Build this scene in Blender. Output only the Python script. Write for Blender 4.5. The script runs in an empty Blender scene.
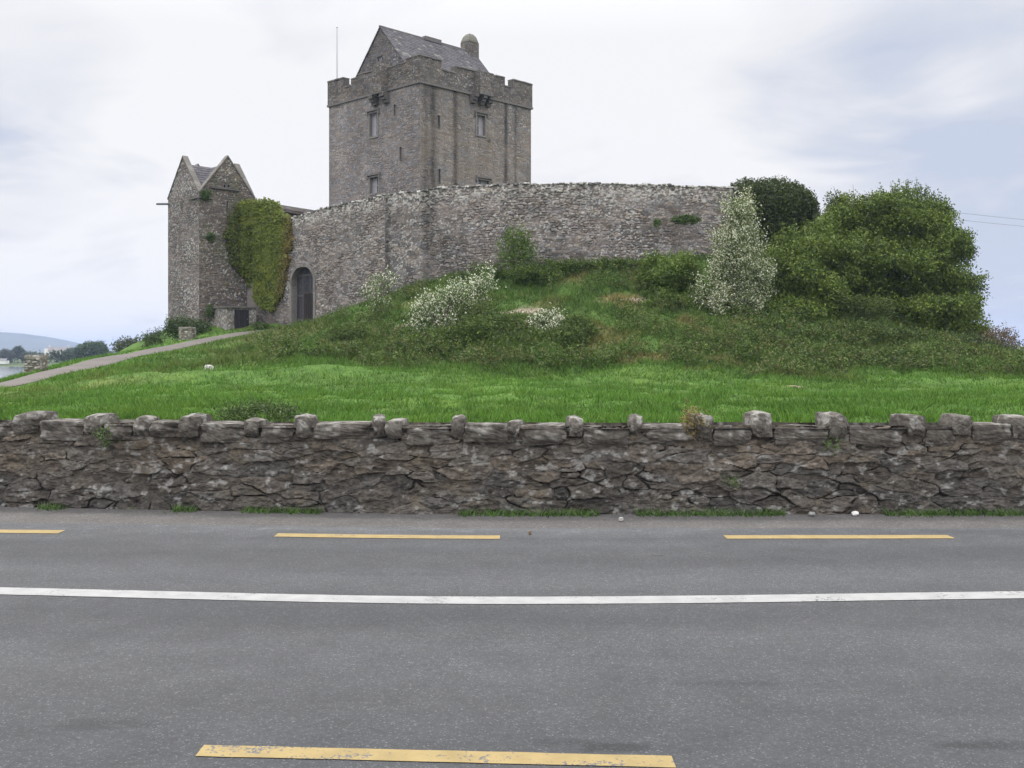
import bpy, math, random
import numpy as np
from mathutils import Vector

R = math.radians
F, HY, EYE = 995.0, 352.0, 1.7          # focal length in pixels, horizon row, eye height

# ------------------------------------------------------------------ camera, sky, sun, exposure
sc = bpy.context.scene
C = sc.collection
cam_d = bpy.data.cameras.new('camera'); cam = bpy.data.objects.new('camera', cam_d); C.objects.link(cam)
cam.location = (0, 0, EYE); cam.rotation_euler = (R(90), 0, 0)
cam_d.sensor_width = 36; cam_d.lens = 36 * F / 1024; cam_d.shift_y = -(384 - HY) / 1024
cam_d.clip_start = .1; cam_d.clip_end = 9000
sc.camera = cam
SUN_EL, SUN_AZ = 58, -50                # azimuth measured from +Y towards +X
w = bpy.data.worlds.new('World'); sc.world = w; w.use_nodes = True
nt = w.node_tree; nd = nt.nodes; lk = nt.links
for n_ in list(nd): nd.remove(n_)

def mk(nodes, t, **kw):
    n = nodes.new(t)
    for k, v in kw.items(): setattr(n, k, v)
    return n
out = mk(nd, 'ShaderNodeOutputWorld'); bg = mk(nd, 'ShaderNodeBackground'); bg.inputs['Strength'].default_value = .1
lk.new(bg.outputs[0], out.inputs['Surface'])
sky = mk(nd, 'ShaderNodeTexSky', sky_type='NISHITA', sun_disc=False)
sky.sun_elevation = R(SUN_EL); sky.sun_rotation = R(SUN_AZ)
tc = mk(nd, 'ShaderNodeTexCoord')

def mathn(op, a, b=None, c=None, clamp=False, nodes=None, links=None):
    nodes = nodes or nd; links = links or lk
    n = mk(nodes, 'ShaderNodeMath', operation=op); n.use_clamp = clamp
    for i, x in enumerate((a, b, c)):
        if x is None: continue
        if isinstance(x, (int, float)): n.inputs[i].default_value = x
        else: links.new(x, n.inputs[i])
    return n.outputs[0]

def ramp(nodes, links, fac, stops):
    r = mk(nodes, 'ShaderNodeValToRGB'); e = r.color_ramp.elements
    while len(e) < len(stops): e.new(.5)
    for i, (p, c) in enumerate(stops):
        e[i].position = p; e[i].color = tuple(c) + (1,) if len(c) == 3 else c
    links.new(fac, r.inputs[0]); return r.outputs[0]
sep = mk(nd, 'ShaderNodeSeparateXYZ'); lk.new(tc.outputs['Generated'], sep.inputs[0])
# flattened cloud deck coordinates: direction / (height + k)
den = mathn('ADD', mathn('MAXIMUM', sep.outputs[2], 0.0), .22)
cx = mathn('DIVIDE', sep.outputs[0], den); cy = mathn('DIVIDE', sep.outputs[1], den)
comb = mk(nd, 'ShaderNodeCombineXYZ'); lk.new(cx, comb.inputs[0]); lk.new(cy, comb.inputs[1]); lk.new(mathn('MULTIPLY', sep.outputs[2], 2.2), comb.inputs[2])
n1 = mk(nd, 'ShaderNodeTexNoise'); n1.inputs['Scale'].default_value = 1.7; n1.inputs['Detail'].default_value = 6; n1.inputs['Roughness'].default_value = .5
n1.inputs['Distortion'].default_value = .6
mp = mk(nd, 'ShaderNodeMapping'); mp.inputs['Location'].default_value = (3.1, 1.7, .4); lk.new(comb.outputs[0], mp.inputs[0]); lk.new(mp.outputs[0], n1.inputs['Vector'])

def blob(px, py, r0, r1):
    """soft patch of cloud round a direction (radius in radians-ish units)"""
    v = Vector(((px - 512) / F, 1, (HY - py) / F)).normalized()
    d = mk(nd, 'ShaderNodeVectorMath', operation='DISTANCE'); nr = mk(nd, 'ShaderNodeVectorMath', operation='NORMALIZE')
    lk.new(tc.outputs['Generated'], nr.inputs[0]); lk.new(nr.outputs[0], d.inputs[0]); d.inputs[1].default_value = v
    m = mk(nd, 'ShaderNodeMapRange', interpolation_type='SMOOTHSTEP'); lk.new(d.outputs['Value'], m.inputs['Value'])
    m.inputs['From Min'].default_value = r0; m.inputs['From Max'].default_value = r1; m.inputs['To Min'].default_value = 1; m.inputs['To Max'].default_value = 0
    return m.outputs[0]
# amount of bluish thin cloud: noise + broad patches as seen that day
g = mathn('MULTIPLY', mathn('SUBTRACT', n1.outputs['Fac'], .5), 2.8)
for (px, py, r0, r1, a) in ((40, 140, 0, .16, .62), (1010, 130, .02, .36, .5), (1010, 290, .0, .2, .55), (820, 60, 0, .2, .3), (150, 20, 0, .3, -.3), (250, 150, 0, .2, -.2), (1000, 330, 0, .12, .2),
                            (620, 90, .05, .24, -.45), (60, 265, 0, .14, -.25), (900, 230, 0, .07, -.2), (960, 90, 0, .05, -.25), (330, 110, 0, .2, -.2)):
    g = mathn('ADD', g, mathn('MULTIPLY', blob(px, py, r0, r1), a))
g = mathn('ADD', g, .22, clamp=True)
ccol = ramp(nd, lk, g, [(0, (9.7, 9.65, 9.7)), (.35, (8.8, 8.8, 9.1)), (.7, (7.1, 7.4, 8.2)), (1, (6.0, 6.55, 7.8))])
elev = mk(nd, 'ShaderNodeMapRange'); lk.new(sep.outputs[2], elev.inputs['Value'])
elev.inputs['From Min'].default_value = .3; elev.inputs['From Max'].default_value = .9; elev.inputs['To Min'].default_value = 1.0; elev.inputs['To Max'].default_value = 2.6
back = mk(nd, 'ShaderNodeMapRange', interpolation_type='SMOOTHSTEP'); lk.new(sep.outputs[1], back.inputs['Value'])      # unseen sky behind the viewer, brightened to light the facing walls
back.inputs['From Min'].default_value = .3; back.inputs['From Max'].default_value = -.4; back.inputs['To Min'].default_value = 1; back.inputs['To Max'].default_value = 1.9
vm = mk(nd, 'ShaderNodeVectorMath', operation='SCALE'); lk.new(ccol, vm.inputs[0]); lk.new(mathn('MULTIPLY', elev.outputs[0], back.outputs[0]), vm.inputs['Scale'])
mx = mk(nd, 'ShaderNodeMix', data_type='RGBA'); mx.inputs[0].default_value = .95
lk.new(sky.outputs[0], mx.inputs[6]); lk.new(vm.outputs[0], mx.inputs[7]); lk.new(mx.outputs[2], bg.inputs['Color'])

sun_d = bpy.data.lights.new('sun', 'SUN'); sun = bpy.data.objects.new('sun', sun_d); C.objects.link(sun)
sun_d.energy = 2.3; sun_d.angle = R(10); sun_d.color = (1, .96, .9)
sv = Vector((math.sin(R(SUN_AZ)) * math.cos(R(SUN_EL)), math.cos(R(SUN_AZ)) * math.cos(R(SUN_EL)), math.sin(R(SUN_EL))))
sun.rotation_euler = sv.to_track_quat('Z', 'Y').to_euler()
sc.view_settings.view_transform = 'Standard'; sc.view_settings.look = 'None'; sc.view_settings.exposure = 0.0; sc.view_settings.gamma = 1
sc.render.film_transparent = False
sc.cycles.max_bounces = 6; sc.cycles.diffuse_bounces = 3; sc.cycles.transmission_bounces = 3; sc.cycles.volume_bounces = 0

# ------------------------------------------------------------------ helpers
def at(px, py, Y): return np.array([(px - 512) / F * Y, Y, EYE + (HY - py) * Y / F])
def tag(o, label=None, cat=None, group=None, kind=None):
    if label: o['label'] = label
    if cat: o['category'] = cat
    if group: o['group'] = group
    if kind: o['kind'] = kind
    return o
def empty(name, loc, label, cat, group=None):
    o = bpy.data.objects.new(name, None); C.objects.link(o); o.location = loc; o.empty_display_size = .2
    return tag(o, label, cat, group)
class MB:
    """collects numpy geometry and links it as one mesh object (world coordinates; a parent's location is subtracted)"""
    def __init__(s): s.v = []; s.f3 = []; s.f4 = []; s.c = []; s.n = 0
    def add(s, v, f, c=(.2, .2, .2)):
        v = np.asarray(v, float).reshape(-1, 3); f = np.asarray(f, int)
        c = np.asarray(c, float)
        if c.ndim == 1: c = np.tile(c, (len(v), 1))
        if len(f): (s.f4 if f.shape[1] == 4 else s.f3).append(f + s.n)
        s.v.append(v); s.c.append(c[:, :3]); s.n += len(v)
    def quad(s, a, b, c, d, col=(.2, .2, .2)): s.add([a, b, c, d], [[0, 1, 2, 3]], col)
    def hexa(s, p, col=(.2, .2, .2)):
        """p: 8 corners, bottom ring 0-3 ccw, top ring 4-7"""
        s.add(p, [[3, 2, 1, 0], [4, 5, 6, 7], [0, 1, 5, 4], [1, 2, 6, 5], [2, 3, 7, 6], [3, 0, 4, 7]], col)
    def box(s, x0, x1, y0, y1, z0, z1, col=(.2, .2, .2)):
        s.hexa([(x0, y0, z0), (x1, y0, z0), (x1, y1, z0), (x0, y1, z0), (x0, y0, z1), (x1, y0, z1), (x1, y1, z1), (x0, y1, z1)], col)
    def fbox(s, fr, a0, a1, b0, b1, z0, z1, col=(.2, .2, .2)):
        """box in a plan frame fr(a,b)->(x,y)"""
        q = [fr(a0, b0), fr(a1, b0), fr(a1, b1), fr(a0, b1)]
        s.hexa([(x, y, z) for z in (z0, z1) for (x, y) in q], col)
    def tube(s, pts, rad, col=(.1, .08, .06), k=7):
        pts = [Vector(p) for p in pts]; V = []; n = len(pts)
        for i, p in enumerate(pts):
            d = (pts[min(i + 1, n - 1)] - pts[max(i - 1, 0)]).normalized()
            a = d.orthogonal().normalized() if abs(d.z) < .9 else d.cross(Vector((0, 1, 0))).normalized(); b = d.cross(a)
            for j in range(k):
                t = 2 * math.pi * j / k; V.append(p + (a * math.cos(t) + b * math.sin(t)) * rad[i])
        Fq = [[i * k + j, i * k + (j + 1) % k, (i + 1) * k + (j + 1) % k, (i + 1) * k + j] for i in range(n - 1) for j in range(k)]
        V = [tuple(v) for v in V] + [tuple(pts[0]), tuple(pts[-1])]
        base = s.n; s.add(V, Fq, col)
        T = [[n * k, (j + 1) % k, j] for j in range(k)] + [[n * k + 1, (n - 1) * k + j, (n - 1) * k + (j + 1) % k] for j in range(k)]
        s.f3.append(np.array(T) + base)
    def build(s, name, mat, parent=None, smooth=False):
        v = np.concatenate(s.v); c = np.concatenate(s.c)
        if parent is not None: v = v - np.array(parent.matrix_basis.translation if parent.parent is None else root_loc(parent))
        me = bpy.data.meshes.new(name)
        f4 = np.concatenate(s.f4) if s.f4 else np.zeros((0, 4), int); f3 = np.concatenate(s.f3) if s.f3 else np.zeros((0, 3), int)
        me.vertices.add(len(v)); me.vertices.foreach_set('co', v.astype(np.float32).ravel())
        me.loops.add(f4.size + f3.size); me.loops.foreach_set('vertex_index', np.concatenate([f4.ravel(), f3.ravel()]).astype(np.int32))
        me.polygons.add(len(f4) + len(f3))
        st = np.concatenate([np.arange(len(f4)) * 4, f4.size + np.arange(len(f3)) * 3]).astype(np.int32)
        me.polygons.foreach_set('loop_start', st)
        me.polygons.foreach_set('use_smooth', np.full(len(st), smooth))
        me.update(calc_edges=True)
        at_ = me.color_attributes.new('Col', 'FLOAT_COLOR', 'POINT')
        at_.data.foreach_set('color', np.concatenate([c, np.ones((len(c), 1))], 1).astype(np.float32).ravel())
        me.materials.append(mat)
        o = bpy.data.objects.new(name, me); C.objects.link(o)
        if parent is not None: o.parent = parent
        return o
def root_loc(p):
    t = Vector((0, 0, 0))
    while p is not None: t += p.location; p = p.parent
    return t

# --- numpy noise
def _h(i, j, k, seed):
    n = (i * 374761393 + j * 668265263 + k * 2147483647 + seed * 1274126177) & 0xFFFFFFFF
    n = ((n ^ (n >> 13)) * 1274126177) & 0xFFFFFFFF
    n = ((n ^ (n >> 16)) * 2246822519) & 0xFFFFFFFF
    return ((n ^ (n >> 15)) & 0xFFFFFF) / float(0xFFFFFF)
def vnoise(x, y, z=None, seed=0):
    x = np.asarray(x, float); y = np.asarray(y, float); z = np.zeros_like(x) if z is None else np.asarray(z, float)
    i, j, k = [np.floor(q).astype(np.int64) for q in (x, y, z)]; fx, fy, fz = x - i, y - j, z - k
    fx, fy, fz = [q * q * (3 - 2 * q) for q in (fx, fy, fz)]; r = 0
    for a in (0, 1):
        for b in (0, 1):
            for c in (0, 1):
                r = r + _h(i + a, j + b, k + c, seed) * (fx if a else 1 - fx) * (fy if b else 1 - fy) * (fz if c else 1 - fz)
    return r
def fbm(x, y, z=None, seed=0, o=4):
    r = 0; a = .5; t = 0; x = np.asarray(x, float); y = np.asarray(y, float)
    for q in range(o):
        r = r + a * vnoise(x * 2 ** q, y * 2 ** q, None if z is None else np.asarray(z) * 2 ** q, seed + q * 17); t += a; a *= .55
    return r / t
def sstep(a, b, x): t = np.clip((x - a) / (b - a), 0, 1); return t * t * (3 - 2 * t)

# --- rubble masonry pattern
def stones(s, t, cw, ch, seed=0, jit=.75, drop=.18, warp=.5):
    """irregular coursed rubble: returns per-sample stone id, gap distance (m), second id"""
    s2 = s + warp * cw * (fbm(s / cw / 1.3, t / ch / 2.5, seed=seed + 5, o=3) - .5) * 1.3
    t2 = t + warp * ch * (fbm(s / cw / 1.7, t / ch / 2.5, seed=seed + 9, o=3) - .5) * 2.2
    jr = np.floor(t2 / ch).astype(np.int64)
    best = np.full(s.shape, 1e9); sec = np.full(s.shape, 1e9); bid = np.zeros(s.shape); asp = cw / ch
    for dj in (-2, -1, 0, 1, 2):
        j = jr + dj
        off = _h(j, j * 0, j * 0, seed + 3) * cw
        ir = np.floor((s2 - off) / cw).astype(np.int64)
        for di in (-2, -1, 0, 1, 2):
            i = ir + di
            px = (i + .5 + (_h(i, j, 1, seed) - .5) * jit) * cw + off
            py = (j + .5 + (_h(i, j, 2, seed) - .5) * jit * .55) * ch
            wgt = (_h(i, j, 3, seed) - .5) * .34 * ch
            d = (np.abs((s2 - px) / asp) ** 5 + np.abs(t2 - py) ** 5) ** .2 - wgt
            d = np.where(_h(i, j, 4, seed) < drop, 1e8, d)
            idn = _h(i, j, 5, seed)
            nb = d < best
            sec = np.where(nb, best, np.minimum(sec, d)); bid = np.where(nb, idn, bid); best = np.where(nb, d, best)
    return bid, (sec - best) * .8

CASTLE = dict(cw=.3, ch=.135, base=(.17, .153, .14), var=.3, joint=.8, depth=.022, lich=.10, gap=.03)
def masonry(mb, O, a, b, n, la, lb, res, st, seed=0, keep=None, off=(0, 0), tint=None, edge=.12, rough=1.0):
    """a panel of masonry with real relief: origin O, unit axes a,b, outward normal n"""
    O, a, b, n = [np.asarray(q, float) for q in (O, a, b, n)]
    nu = max(2, int(round(la / res)) + 1); nv = max(2, int(round(lb / res)) + 1)
    S, T = np.meshgrid(np.linspace(0, la, nu), np.linspace(0, lb, nv)); s = S.ravel(); t = T.ravel()
    ss, tt = s + off[0], t + off[1]
    sid, gap = stones(ss, tt, st['cw'], st['ch'], seed)
    g = sstep(0, st['gap'], gap); hard = fbm(ss / .9, tt / .6, seed=seed + 31, o=3)
    jd = st['depth'] * (.35 + 1.3 * sstep(.4, .65, hard))
    face = (sid - .5) * st['depth'] * .9 + (fbm(ss / .11, tt / .09, seed=seed + 40, o=3) - .5) * st['depth'] * .8 * rough
    d = np.where(True, g * jd + face * g - jd, 0) + (fbm(ss / 2.5, tt / 2.5, seed=seed + 50, o=2) - .5) * .06
    em = np.minimum.reduce([s, la - s]); d = d * sstep(0, edge, em) if edge > 0 else d
    P = O + np.outer(s, a) + np.outer(t, b) + np.outer(d, n)
    base = np.array(st['base']); v = 1 + (sid - .5) * 2 * st['var']
    hue = _h((sid * 9973).astype(np.int64), 7, 7, seed) - .5
    col = base * v[:, None] * np.stack([1 + .13 * hue, 1 + 0 * hue, 1 - .16 * hue], 1)
    col *= (1 - (1 - st['joint']) * (1 - g))[:, None]
    big = fbm(ss / 2.2, tt / 3.2, seed=seed + 60, o=4); col *= (.78 + .44 * big)[:, None]
    streak = fbm(ss / .35, tt / 4.0, seed=seed + 61, o=3); col *= (.86 + .28 * streak)[:, None]
    fine = fbm(ss / .06, tt / .06, seed=seed + 62, o=2); col *= (.86 + .28 * fine)[:, None]
    li = fbm(ss / .085, tt / .07, seed=seed + 70, o=3) + .25 * (fbm(ss / 1.6, tt / 1.3, seed=seed + 71, o=2) - .5)
    lm = sstep(.76 - st['lich'], .80 - st['lich'] + .03, li) * .75
    col = col * (1 - lm[:, None]) + np.array([.42, .41, .38]) * lm[:, None]
    if tint is not None: col = tint(ss, tt, col)
    iu, iv = np.meshgrid(np.arange(nu - 1), np.arange(nv - 1)); iu = iu.ravel(); iv = iv.ravel()
    if keep is not None:
        k = keep((iu + .5) / (nu - 1) * la, (iv + .5) / (nv - 1) * lb); iu = iu[k]; iv = iv[k]
    q = iv * nu + iu; f = np.stack([q, q + 1, q + nu + 1, q + nu], 1)
    if np.dot(np.cross(a, b), n) < 0: f = f[:, ::-1]
    mb.add(P, f, col)

# ------------------------------------------------------------------ materials
def newmat(name):
    m = bpy.data.materials.new(name); m.use_nodes = True; N = m.node_tree.nodes; L = m.node_tree.links
    b = N['Principled BSDF']; b.inputs['Roughness'].default_value = .9
    if 'Specular IOR Level' in b.inputs: b.inputs['Specular IOR Level'].default_value = .25
    return m, N, L, b
def mulc(N, L, a, b):
    m = mk(N, 'ShaderNodeMix', data_type='RGBA', blend_type='MULTIPLY'); m.inputs[0].default_value = 1
    for s_, x in ((6, a), (7, b)):
        if isinstance(x, tuple): m.inputs[s_].default_value = x + (1,)
        else: L.new(x, m.inputs[s_])
    return m.outputs[2]
def noise(N, L, scale, detail=4, vec=None, rough=.55):
    n = mk(N, 'ShaderNodeTexNoise'); n.inputs['Scale'].default_value = scale; n.inputs['Detail'].default_value = detail; n.inputs['Roughness'].default_value = rough
    if vec is None:
        g_ = mk(N, 'ShaderNodeNewGeometry'); vec = g_.outputs['Position']
    L.new(vec, n.inputs['Vector']); return n.outputs['Fac']
def bump(N, L, b, h, strength=.5, dist=.02):
    n = mk(N, 'ShaderNodeBump'); n.inputs['Strength'].default_value = strength; n.inputs['Distance'].default_value = dist
    L.new(h, n.inputs['Height']); L.new(n.outputs[0], b.inputs['Normal'])
def stone_mat(name, sc1=14, sc2=60, lo=.72, hi=1.3, bdist=.02, spec=.2):
    m, N, L, b = newmat(name)
    a = mk(N, 'ShaderNodeAttribute', attribute_name='Col')
    n1_ = noise(N, L, sc1, 5); n2_ = noise(N, L, sc2, 3)
    c = mulc(N, L, a.outputs['Color'], ramp(N, L, n1_, [(.3, (lo,) * 3), (.7, (hi,) * 3)]))
    c = mulc(N, L, c, ramp(N, L, n2_, [(.3, (.85,) * 3), (.7, (1.15,) * 3)]))
    L.new(c, b.inputs['Base Color']); bump(N, L, b, n1_, .6, bdist); b.inputs['Specular IOR Level'].default_value = spec
    return m
M_STONE = stone_mat('castle_limestone', 9, 30, .78, 1.22, .03)
M_WALL = stone_mat('roadside_limestone', 22, 90, .62, 1.4, .012)
def attr_mat(name, rough=.85, transl=0, var=.2, scale=8, spec=.2, bd=0):
    m, N, L, b = newmat(name); a = mk(N, 'ShaderNodeAttribute', attribute_name='Col')
    n_ = noise(N, L, scale, 3); c = mulc(N, L, a.outputs['Color'], ramp(N, L, n_, [(.3, (1 - var,) * 3), (.7, (1 + var,) * 3)]))
    L.new(c, b.inputs['Base Color']); b.inputs['Roughness'].default_value = rough; b.inputs['Specular IOR Level'].default_value = spec
    if bd: bump(N, L, b, n_, .6, bd)
    if transl:
        t = mk(N, 'ShaderNodeBsdfTranslucent'); L.new(c, t.inputs['Color']); mxs = mk(N, 'ShaderNodeMixShader'); mxs.inputs[0].default_value = transl
        L.new(b.outputs[0], mxs.inputs[1]); L.new(t.outputs[0], mxs.inputs[2]); L.new(mxs.outputs[0], N['Material Output'].inputs['Surface'])
    return m
M_LEAF = attr_mat('leaf', .6, .2, .15, 6, .25)
M_GRASS = attr_mat('grass_blade', .6, .3, .1, 3, .2)
M_BARK = attr_mat('bark', .95, 0, .3, 14, .1, .01)
M_PETAL = attr_mat('petal', .7, .3, .05, 10, .1)
M_SLATE = stone_mat('slate', 3, 26, .75, 1.25, .01, .35)
M_PLAIN = attr_mat('painted', .7, 0, .08, 20, .3)
M_WOOD = attr_mat('weathered_wood', .85, 0, .3, 12, .2, .006)
M_METAL = attr_mat('metal', .45, 0, .05, 20, .5)
m, N, L, b = newmat('window_glass'); b.inputs['Base Color'].default_value = (.05, .055, .065, 1); b.inputs['Roughness'].default_value = .15; b.inputs['Specular IOR Level'].default_value = .7; M_GLASS = m
# terrain soil/turf
m, N, L, b = newmat('turf'); a = mk(N, 'ShaderNodeAttribute', attribute_name='Col'); n_ = noise(N, L, 2.2, 6); n2_ = noise(N, L, 14, 4)
c = mulc(N, L, a.outputs['Color'], ramp(N, L, n_, [(.3, (.75, .75, .75)), (.7, (1.25, 1.2, 1.2))])); c = mulc(N, L, c, ramp(N, L, n2_, [(.3, (.7,) * 3), (.7, (1.3,) * 3)]))
L.new(c, b.inputs['Base Color']); bump(N, L, b, n2_, .8, .06); M_TURF = m
# asphalt
def asphalt(name, base, speck, gravel=False):
    m, N, L, b = newmat(name); ge = mk(N, 'ShaderNodeNewGeometry')
    v = mk(N, 'ShaderNodeTexVoronoi'); v.inputs['Scale'].default_value = 150 if not gravel else 80; L.new(ge.outputs['Position'], v.inputs['Vector'])
    hs = mk(N, 'ShaderNodeSeparateColor'); L.new(v.outputs['Color'], hs.inputs[0])
    sp = ramp(N, L, hs.outputs[0], [(0, (.78,) * 3), (.7, (1.0,) * 3), (.92, (1.15,) * 3), (.985, (speck,) * 3)])
    mp_ = mk(N, 'ShaderNodeMapping'); mp_.inputs['Scale'].default_value = (.12, 1.0, 1); L.new(ge.outputs['Position'], mp_.inputs[0])
    lon = noise(N, L, 1.3, 3, mp_.outputs[0]); mott = noise(N, L, 3.0, 6); mid = noise(N, L, 26, 4)
    c = mulc(N, L, base, sp)
    c = mulc(N, L, c, ramp(N, L, lon, [(.3, (.86, .86, .87)), (.7, (1.16, 1.15, 1.14))]))
    c = mulc(N, L, c, ramp(N, L, mott, [(.3, (.88,) * 3), (.7, (1.1,) * 3)])); c = mulc(N, L, c, ramp(N, L, mid, [(.3, (.86,) * 3), (.7, (1.14,) * 3)]))
    L.new(c, b.inputs['Base Color']); b.inputs['Roughness'].default_value = .82; b.inputs['Specular IOR Level'].default_value = .35
    bump(N, L, b, v.outputs['Distance'], .35, .006); return m, N, L, b, c
M_ASPH, N, L, b, c = asphalt('asphalt', (.0515, .053, .055), 2.2)
# wheel tracks, tar stains and the lighter middle of the lane: wear that belongs to the road
at_ = mk(N, 'ShaderNodeAttribute', attribute_name='Col'); c2 = mulc(N, L, c, at_.outputs['Color']); L.new(c2, b.inputs['Base Color'])
M_VERGE, N, L, b, c = asphalt('gravel_verge', (.08, .0765, .073), 1.9, True)
M_PATH, N, L, b, c = asphalt('path_gravel', (.105, .092, .082), 1.5, True)
def paint(name, col):
    m, N, L, b = newmat(name); ge = mk(N, 'ShaderNodeNewGeometry')
    a1 = noise(N, L, 7, 5); a2 = noise(N, L, 85, 4); a3 = noise(N, L, 30, 5)
    at2 = mk(N, 'ShaderNodeAttribute', attribute_name='Col')      # red: wear amount
    wear = mathn('ADD', mathn('MULTIPLY', a2, .55, nodes=N, links=L), mathn('MULTIPLY', a3, .45, nodes=N, links=L), nodes=N, links=L)
    sr = mk(N, 'ShaderNodeSeparateColor'); L.new(at2.outputs['Color'], sr.inputs[0])
    wear = mathn('ADD', wear, mathn('MULTIPLY', sr.outputs[0], .25, nodes=N, links=L), nodes=N, links=L)
    k = ramp(N, L, wear, [(.62, (0, 0, 0)), (.66, (1, 1, 1))])
    mm = mk(N, 'ShaderNodeMix', data_type='RGBA'); L.new(k, mm.inputs[0])
    L.new(mulc(N, L, col, ramp(N, L, a1, [(.3, (.85,) * 3), (.7, (1.1,) * 3)])), mm.inputs[6]); mm.inputs[7].default_value = (.1, .1, .1, 1)
    L.new(mm.outputs[2], b.inputs['Base Color']); b.inputs['Roughness'].default_value = .7; return m
M_WHITE = paint('white_road_paint', (.275, .275, .27)); M_YEL = paint('yellow_road_paint', (.265, .2, .088))
# water
m, N, L, b = newmat('lough_water'); b.inputs['Base Color'].default_value = (.05, .07, .08, 1); b.inputs['Roughness'].default_value = .12; b.inputs['Specular IOR Level'].default_value = .5
mp_ = mk(N, 'ShaderNodeMapping'); mp_.inputs['Scale'].default_value = (.25, 1, 1); ge = mk(N, 'ShaderNodeNewGeometry'); L.new(ge.outputs['Position'], mp_.inputs[0])
bump(N, L, b, noise(N, L, 1.2, 5, mp_.outputs[0]), .5, .1); M_WATER = m

# ------------------------------------------------------------------ terrain
PATHPX = [(0, 387, 30), (50, 373, 34.5), (100, 363, 39), (150, 353, 44.5), (200, 342.5, 50), (240, 334, 54.5)]
PATH = [(-15.0, 11, .3), (-16.0, 18, .3), (-16.1, 24, .35)] + [tuple(at(*p)) for p in PATHPX] + [tuple(at(262, 330.5, 56)), tuple(at(300, 327, 57.2))]
ctrl = []
for x in (-60, -45, -30, -15, -5, 5, 15, 30, 45, 60): ctrl.append((x, 11, .45))
for x in (-8, 0, 8, 18, 30): ctrl.append((x, 21, .6))
ctrl += [(-12, 20, .45), (-30, 20, .0), (-45, 22, -1.5), (45, 21, .5), (60, 25, 0)]
for p in PATH[1:]:
    ctrl.append(p)
    if p[1] < 55:
        ctrl.append((p[0] - 2.2, p[1] + .8, p[2] - (.3 if p[1] < 37 else .05))); ctrl.append((p[0] - 6.5, p[1] + 2, p[2] - 2.8)); ctrl.append((p[0] - 15, p[1] + 2, -5.5))
for p in [(60, 396, 26), (100, 385, 30), (200, 372, 34), (150, 374, 36), (220, 356, 42), (270, 345, 47), (250, 374, 33), (300, 374, 32.5), (300, 345, 45), (300, 331, 54),
          (340, 373, 33), (340, 342, 44), (340, 314, 52), (385, 372, 33), (385, 335, 42), (385, 299, 50.5), (440, 372, 34), (440, 333, 41), (440, 284, 49.2),
          (500, 372, 35), (500, 340, 40), (500, 312, 43.2), (500, 305, 45.5), (500, 273, 48.6), (600, 369, 35), (600, 335, 40), (600, 302, 44), (600, 296, 45.8), (600, 268, 48.3),
          (700, 367, 36), (700, 330, 41), (700, 300, 45), (700, 264, 48.5), (800, 366, 37), (800, 330, 42), (800, 300, 46), (800, 272, 50), (900, 364, 38), (900, 340, 43),
          (900, 322, 48), (900, 305, 54), (980, 362, 39), (980, 357, 44), (980, 354, 50), (1040, 364, 42), (1150, 366, 40)]: ctrl.append(tuple(at(*p)))
ctrl += [(-8, 60, 5.6), (5, 60, 6.1), (0, 75, 6), (10, 75, 5.8), (-10, 75, 5.5), (20, 62, 5), (-19, 58.5, 2.8), tuple(at(230, 332, 57)), tuple(at(250, 331, 57.3)), tuple(at(185, 334, 57.5)), (-17, 64, 3.8), (-22, 60, 2.4), (-25, 60, .6), (-20, 75, 2), (-31, 60, -3.5), (-40, 60, -6.5),
         (28, 55, .6), (34, 48, .2), (40, 44, -.8), (34, 60, -2.5), (45, 58, -6.5), (48, 42, -4), (60, 40, -6), (-50, 40, -7), (-60, 60, -7), (60, 60, -7)]
for x in (-60, -30, 0, 30, 60): ctrl.append((x, 97, -7))
cp = np.array(ctrl)
def tps_fit(P, reg=.02):
    n = len(P); D = np.linalg.norm(P[:, None, :2] - P[None, :, :2], axis=2); K = np.where(D > 0, D ** 2 * np.log(D + 1e-9), 0) / 100
    A = np.zeros((n + 3, n + 3)); A[:n, :n] = K + np.eye(n) * reg; A[:n, n] = 1; A[:n, n + 1:] = P[:, :2]; A[n, :n] = 1; A[n + 1:, :n] = P[:, :2].T
    return np.linalg.solve(A, np.concatenate([P[:, 2], [0, 0, 0]]))
TW = tps_fit(cp)
def Hs(x, y):
    x = np.atleast_1d(np.asarray(x, float)); y = np.atleast_1d(np.asarray(y, float)); sh = x.shape; x = x.ravel(); y = y.ravel(); o = np.empty(len(x))
    xc = np.clip(x, -62, 62); yc = np.clip(y, 10, 99)
    for i in range(0, len(x), 20000):
        D = np.hypot(xc[i:i + 20000, None] - cp[None, :, 0], yc[i:i + 20000, None] - cp[None, :, 1]); K = np.where(D > 0, D ** 2 * np.log(D + 1e-9), 0) / 100
        o[i:i + 20000] = K @ TW[:len(cp)] + TW[len(cp)] + TW[len(cp) + 1] * xc[i:i + 20000] + TW[len(cp) + 2] * yc[i:i + 20000]
    return np.clip(o, -8, 8).reshape(sh)
pa = np.array(PATH)
def path_dist(x, y):
    d = np.full(np.shape(x), 1e9)
    for i in range(len(pa) - 1):
        a_, b_ = pa[i, :2], pa[i + 1, :2]; e = b_ - a_; t = np.clip(((x - a_[0]) * e[0] + (y - a_[1]) * e[1]) / (e @ e), 0, 1)
        d = np.minimum(d, np.hypot(x - a_[0] - t * e[0], y - a_[1] - t * e[1]))
    return d
def wall_foot(x):      # front foot line of the roadside wall
    x = np.asarray(x, float); return 10.46 + .105 * (np.sqrt(np.minimum(x, 0) ** 2 + 1.0) - 1) + .004 * np.maximum(x, 0)
def mound(x, y): return sstep(32, 37.5, y + 7 * (fbm(x / 3.5, y / 5, seed=19, o=3) - .5)) * sstep(-16, -11, x + (y - 40) * .0)
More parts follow.
